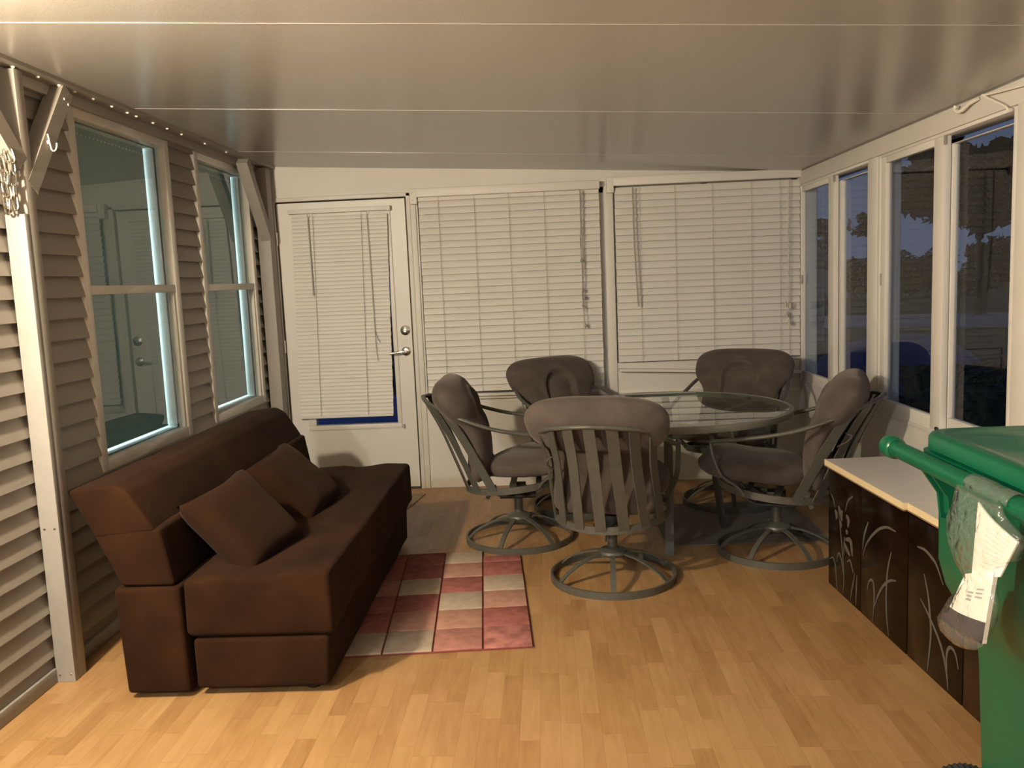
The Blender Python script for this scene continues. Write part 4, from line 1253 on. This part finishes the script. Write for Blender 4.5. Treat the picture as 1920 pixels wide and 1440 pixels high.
# blue covered mound and low hedge close to the porch
mb = MB()
rings = []
root = empty('covered_mound', (3.35, 8.25, GZ), 0, 'round heap under a blue cover just outside the windows', 'covered heap')
prof = [(0, 1.10), (.28, 1.08), (.52, 1.00), (.70, .86), (.80, .66), (.86, .40), (.90, .15), (.95, .02), (.97, 0), (0, 0)]
o = MB().lathe(prof, n=40).build('blue_cover', M_tarp, root, smooth=50)
soften(o, .03, 3.0, 2)
mb = MB(); mb.tube([(.87 * math.cos(2 * PI * k / 40), .87 * math.sin(2 * PI * k / 40), .36) for k in range(40)], .014, n=6, closed=True)
mb.build('cover_rope', M_cord, root)
tp = MB()
tp.grid(24, 16, lambda i, j: Vector((-4.6 + 3.6 * i / 23, 8.2 + 5.2 * j / 15, GZ + .02 + .02 * noise.noise(Vector((i * .6, j * .6, 2))))))
tpo = tp.build('ground_tarp', mat('bright_blue_tarp', (.085, .15, .40), rough=.6, var=.15, vscale=3), smooth=60)
tpo.modifiers.new('thickness', 'SOLIDIFY').thickness = .004
tag(tpo, 'blue tarp on the ground outside the back door, seen under its blind', 'tarp')
rnd = random.Random(4)
hd = empty('clipped_hedge', (3.25, 6.1, GZ), 0, 'low dark green hedge just outside the nearer sliding window', 'hedge')
mb = MB(); mb.box(-.33, .33, -1.0, 1.0, 0, .92, bev=.06)
for i in range(1800):
    f = rnd.randint(0, 4)
    P = [Vector((rnd.uniform(-.35, .35), rnd.uniform(-1, 1), .93)), Vector((.34, rnd.uniform(-1, 1), rnd.uniform(0, .93))), Vector((-.34, rnd.uniform(-1, 1), rnd.uniform(0, .93))), Vector((rnd.uniform(-.35, .35), -1.01, rnd.uniform(0, .93))), Vector((rnd.uniform(-.35, .35), 1.01, rnd.uniform(0, .93)))][f]
    q = Matrix.Rotation(rnd.uniform(0, 6.28), 3, Vector((rnd.gauss(0, 1), rnd.gauss(0, 1), rnd.gauss(0, 1))))
    s_ = .04
    mb.bm.faces.new([mb.bm.verts.new(P + q @ Vector(t)) for t in ((-s_, 0, 0), (0, -s_ * .5, .01), (s_, 0, 0), (0, s_ * .5, .01))])
mb.build('hedge_leaves', M_leaf2, hd, smooth=0, recalc=False)

# ------------------------------------------------------------------ light
w = bpy.data.worlds.new('dusk_sky'); SC.world = w; w.use_nodes = True
nt = w.node_tree
bgn = nt.nodes['Background']
tc = N(nt, 'ShaderNodeTexCoord'); sp = N(nt, 'ShaderNodeSeparateXYZ'); nt.links.new(tc.outputs['Generated'], sp.inputs[0])
cr = N(nt, 'ShaderNodeValToRGB')
e = cr.color_ramp.elements
e[0].position = 0.0; e[0].color = (.26, .33, .52, 1)
e[1].position = .6; e[1].color = (.16, .23, .44, 1)
nt.links.new(sp.outputs['Z'], cr.inputs[0]); nt.links.new(cr.outputs[0], bgn.inputs['Color'])
bgn.inputs['Strength'].default_value = .31

def point(name, loc, energy, col, r):
    l = bpy.data.lights.new(name, 'POINT'); l.energy = energy; l.color = col; l.shadow_soft_size = r
    o = bpy.data.objects.new(name, l); o.location = loc; COL.objects.link(o); return o
point('porch_wall_lamp', (-1.76, 1.62, 2.06), 325, (1, .82, .57), .055)
point('added_fill_light', (-1.74, -.75, 2.12), 185, (1, .97, .92), .10)  # added fill that evens out the brightness; no known lamp hangs here
for (y, wdt) in ((3.97, .8), (5.2, .8)):
    l = bpy.data.lights.new('house_room_light', 'AREA'); l.energy = 26; l.color = (.80, .94, 1); l.shape = 'RECTANGLE'; l.size = 1.3; l.size_y = wdt
    o = bpy.data.objects.new('house_room_light', l); o.location = (XL - .55, y, 1.45); o.rotation_euler = (0, -PI / 2, 0); COL.objects.link(o)

# ------------------------------------------------------------------ camera
cam = bpy.data.cameras.new('camera'); co = bpy.data.objects.new('camera', cam); COL.objects.link(co)
cam.sensor_fit = 'HORIZONTAL'; cam.sensor_width = 36; cam.lens = 1594.254 / 1920 * 36; cam.clip_start = .02; cam.clip_end = 300
r_, u_, f_ = Vector((.998404, .037267, -.04243)), Vector((.037584, .122276, .991784)), Vector((-.042149, .991796, -.12068))
Rm = Matrix((r_, u_, -f_)).transposed().to_4x4()
# u_ from the calibration is right x forward; keep the frame orthonormal
uu = r_.cross(f_); Rm = Matrix((r_, uu, -f_)).transposed().to_4x4()
co.matrix_world = Matrix.Translation((0, 0, 1.44647)) @ Rm
SC.camera = co
SC.view_settings.view_transform = 'Standard'
SC.view_settings.look = 'None'
SC.view_settings.exposure = 0.0
SC.view_settings.gamma = 1.0
SC.view_settings.use_curve_mapping = False
SC.cycles.use_denoising = True
SC.cycles.max_bounces = 12
SC.cycles.transparent_max_bounces = 24
SC.cycles.sample_clamp_indirect = 6
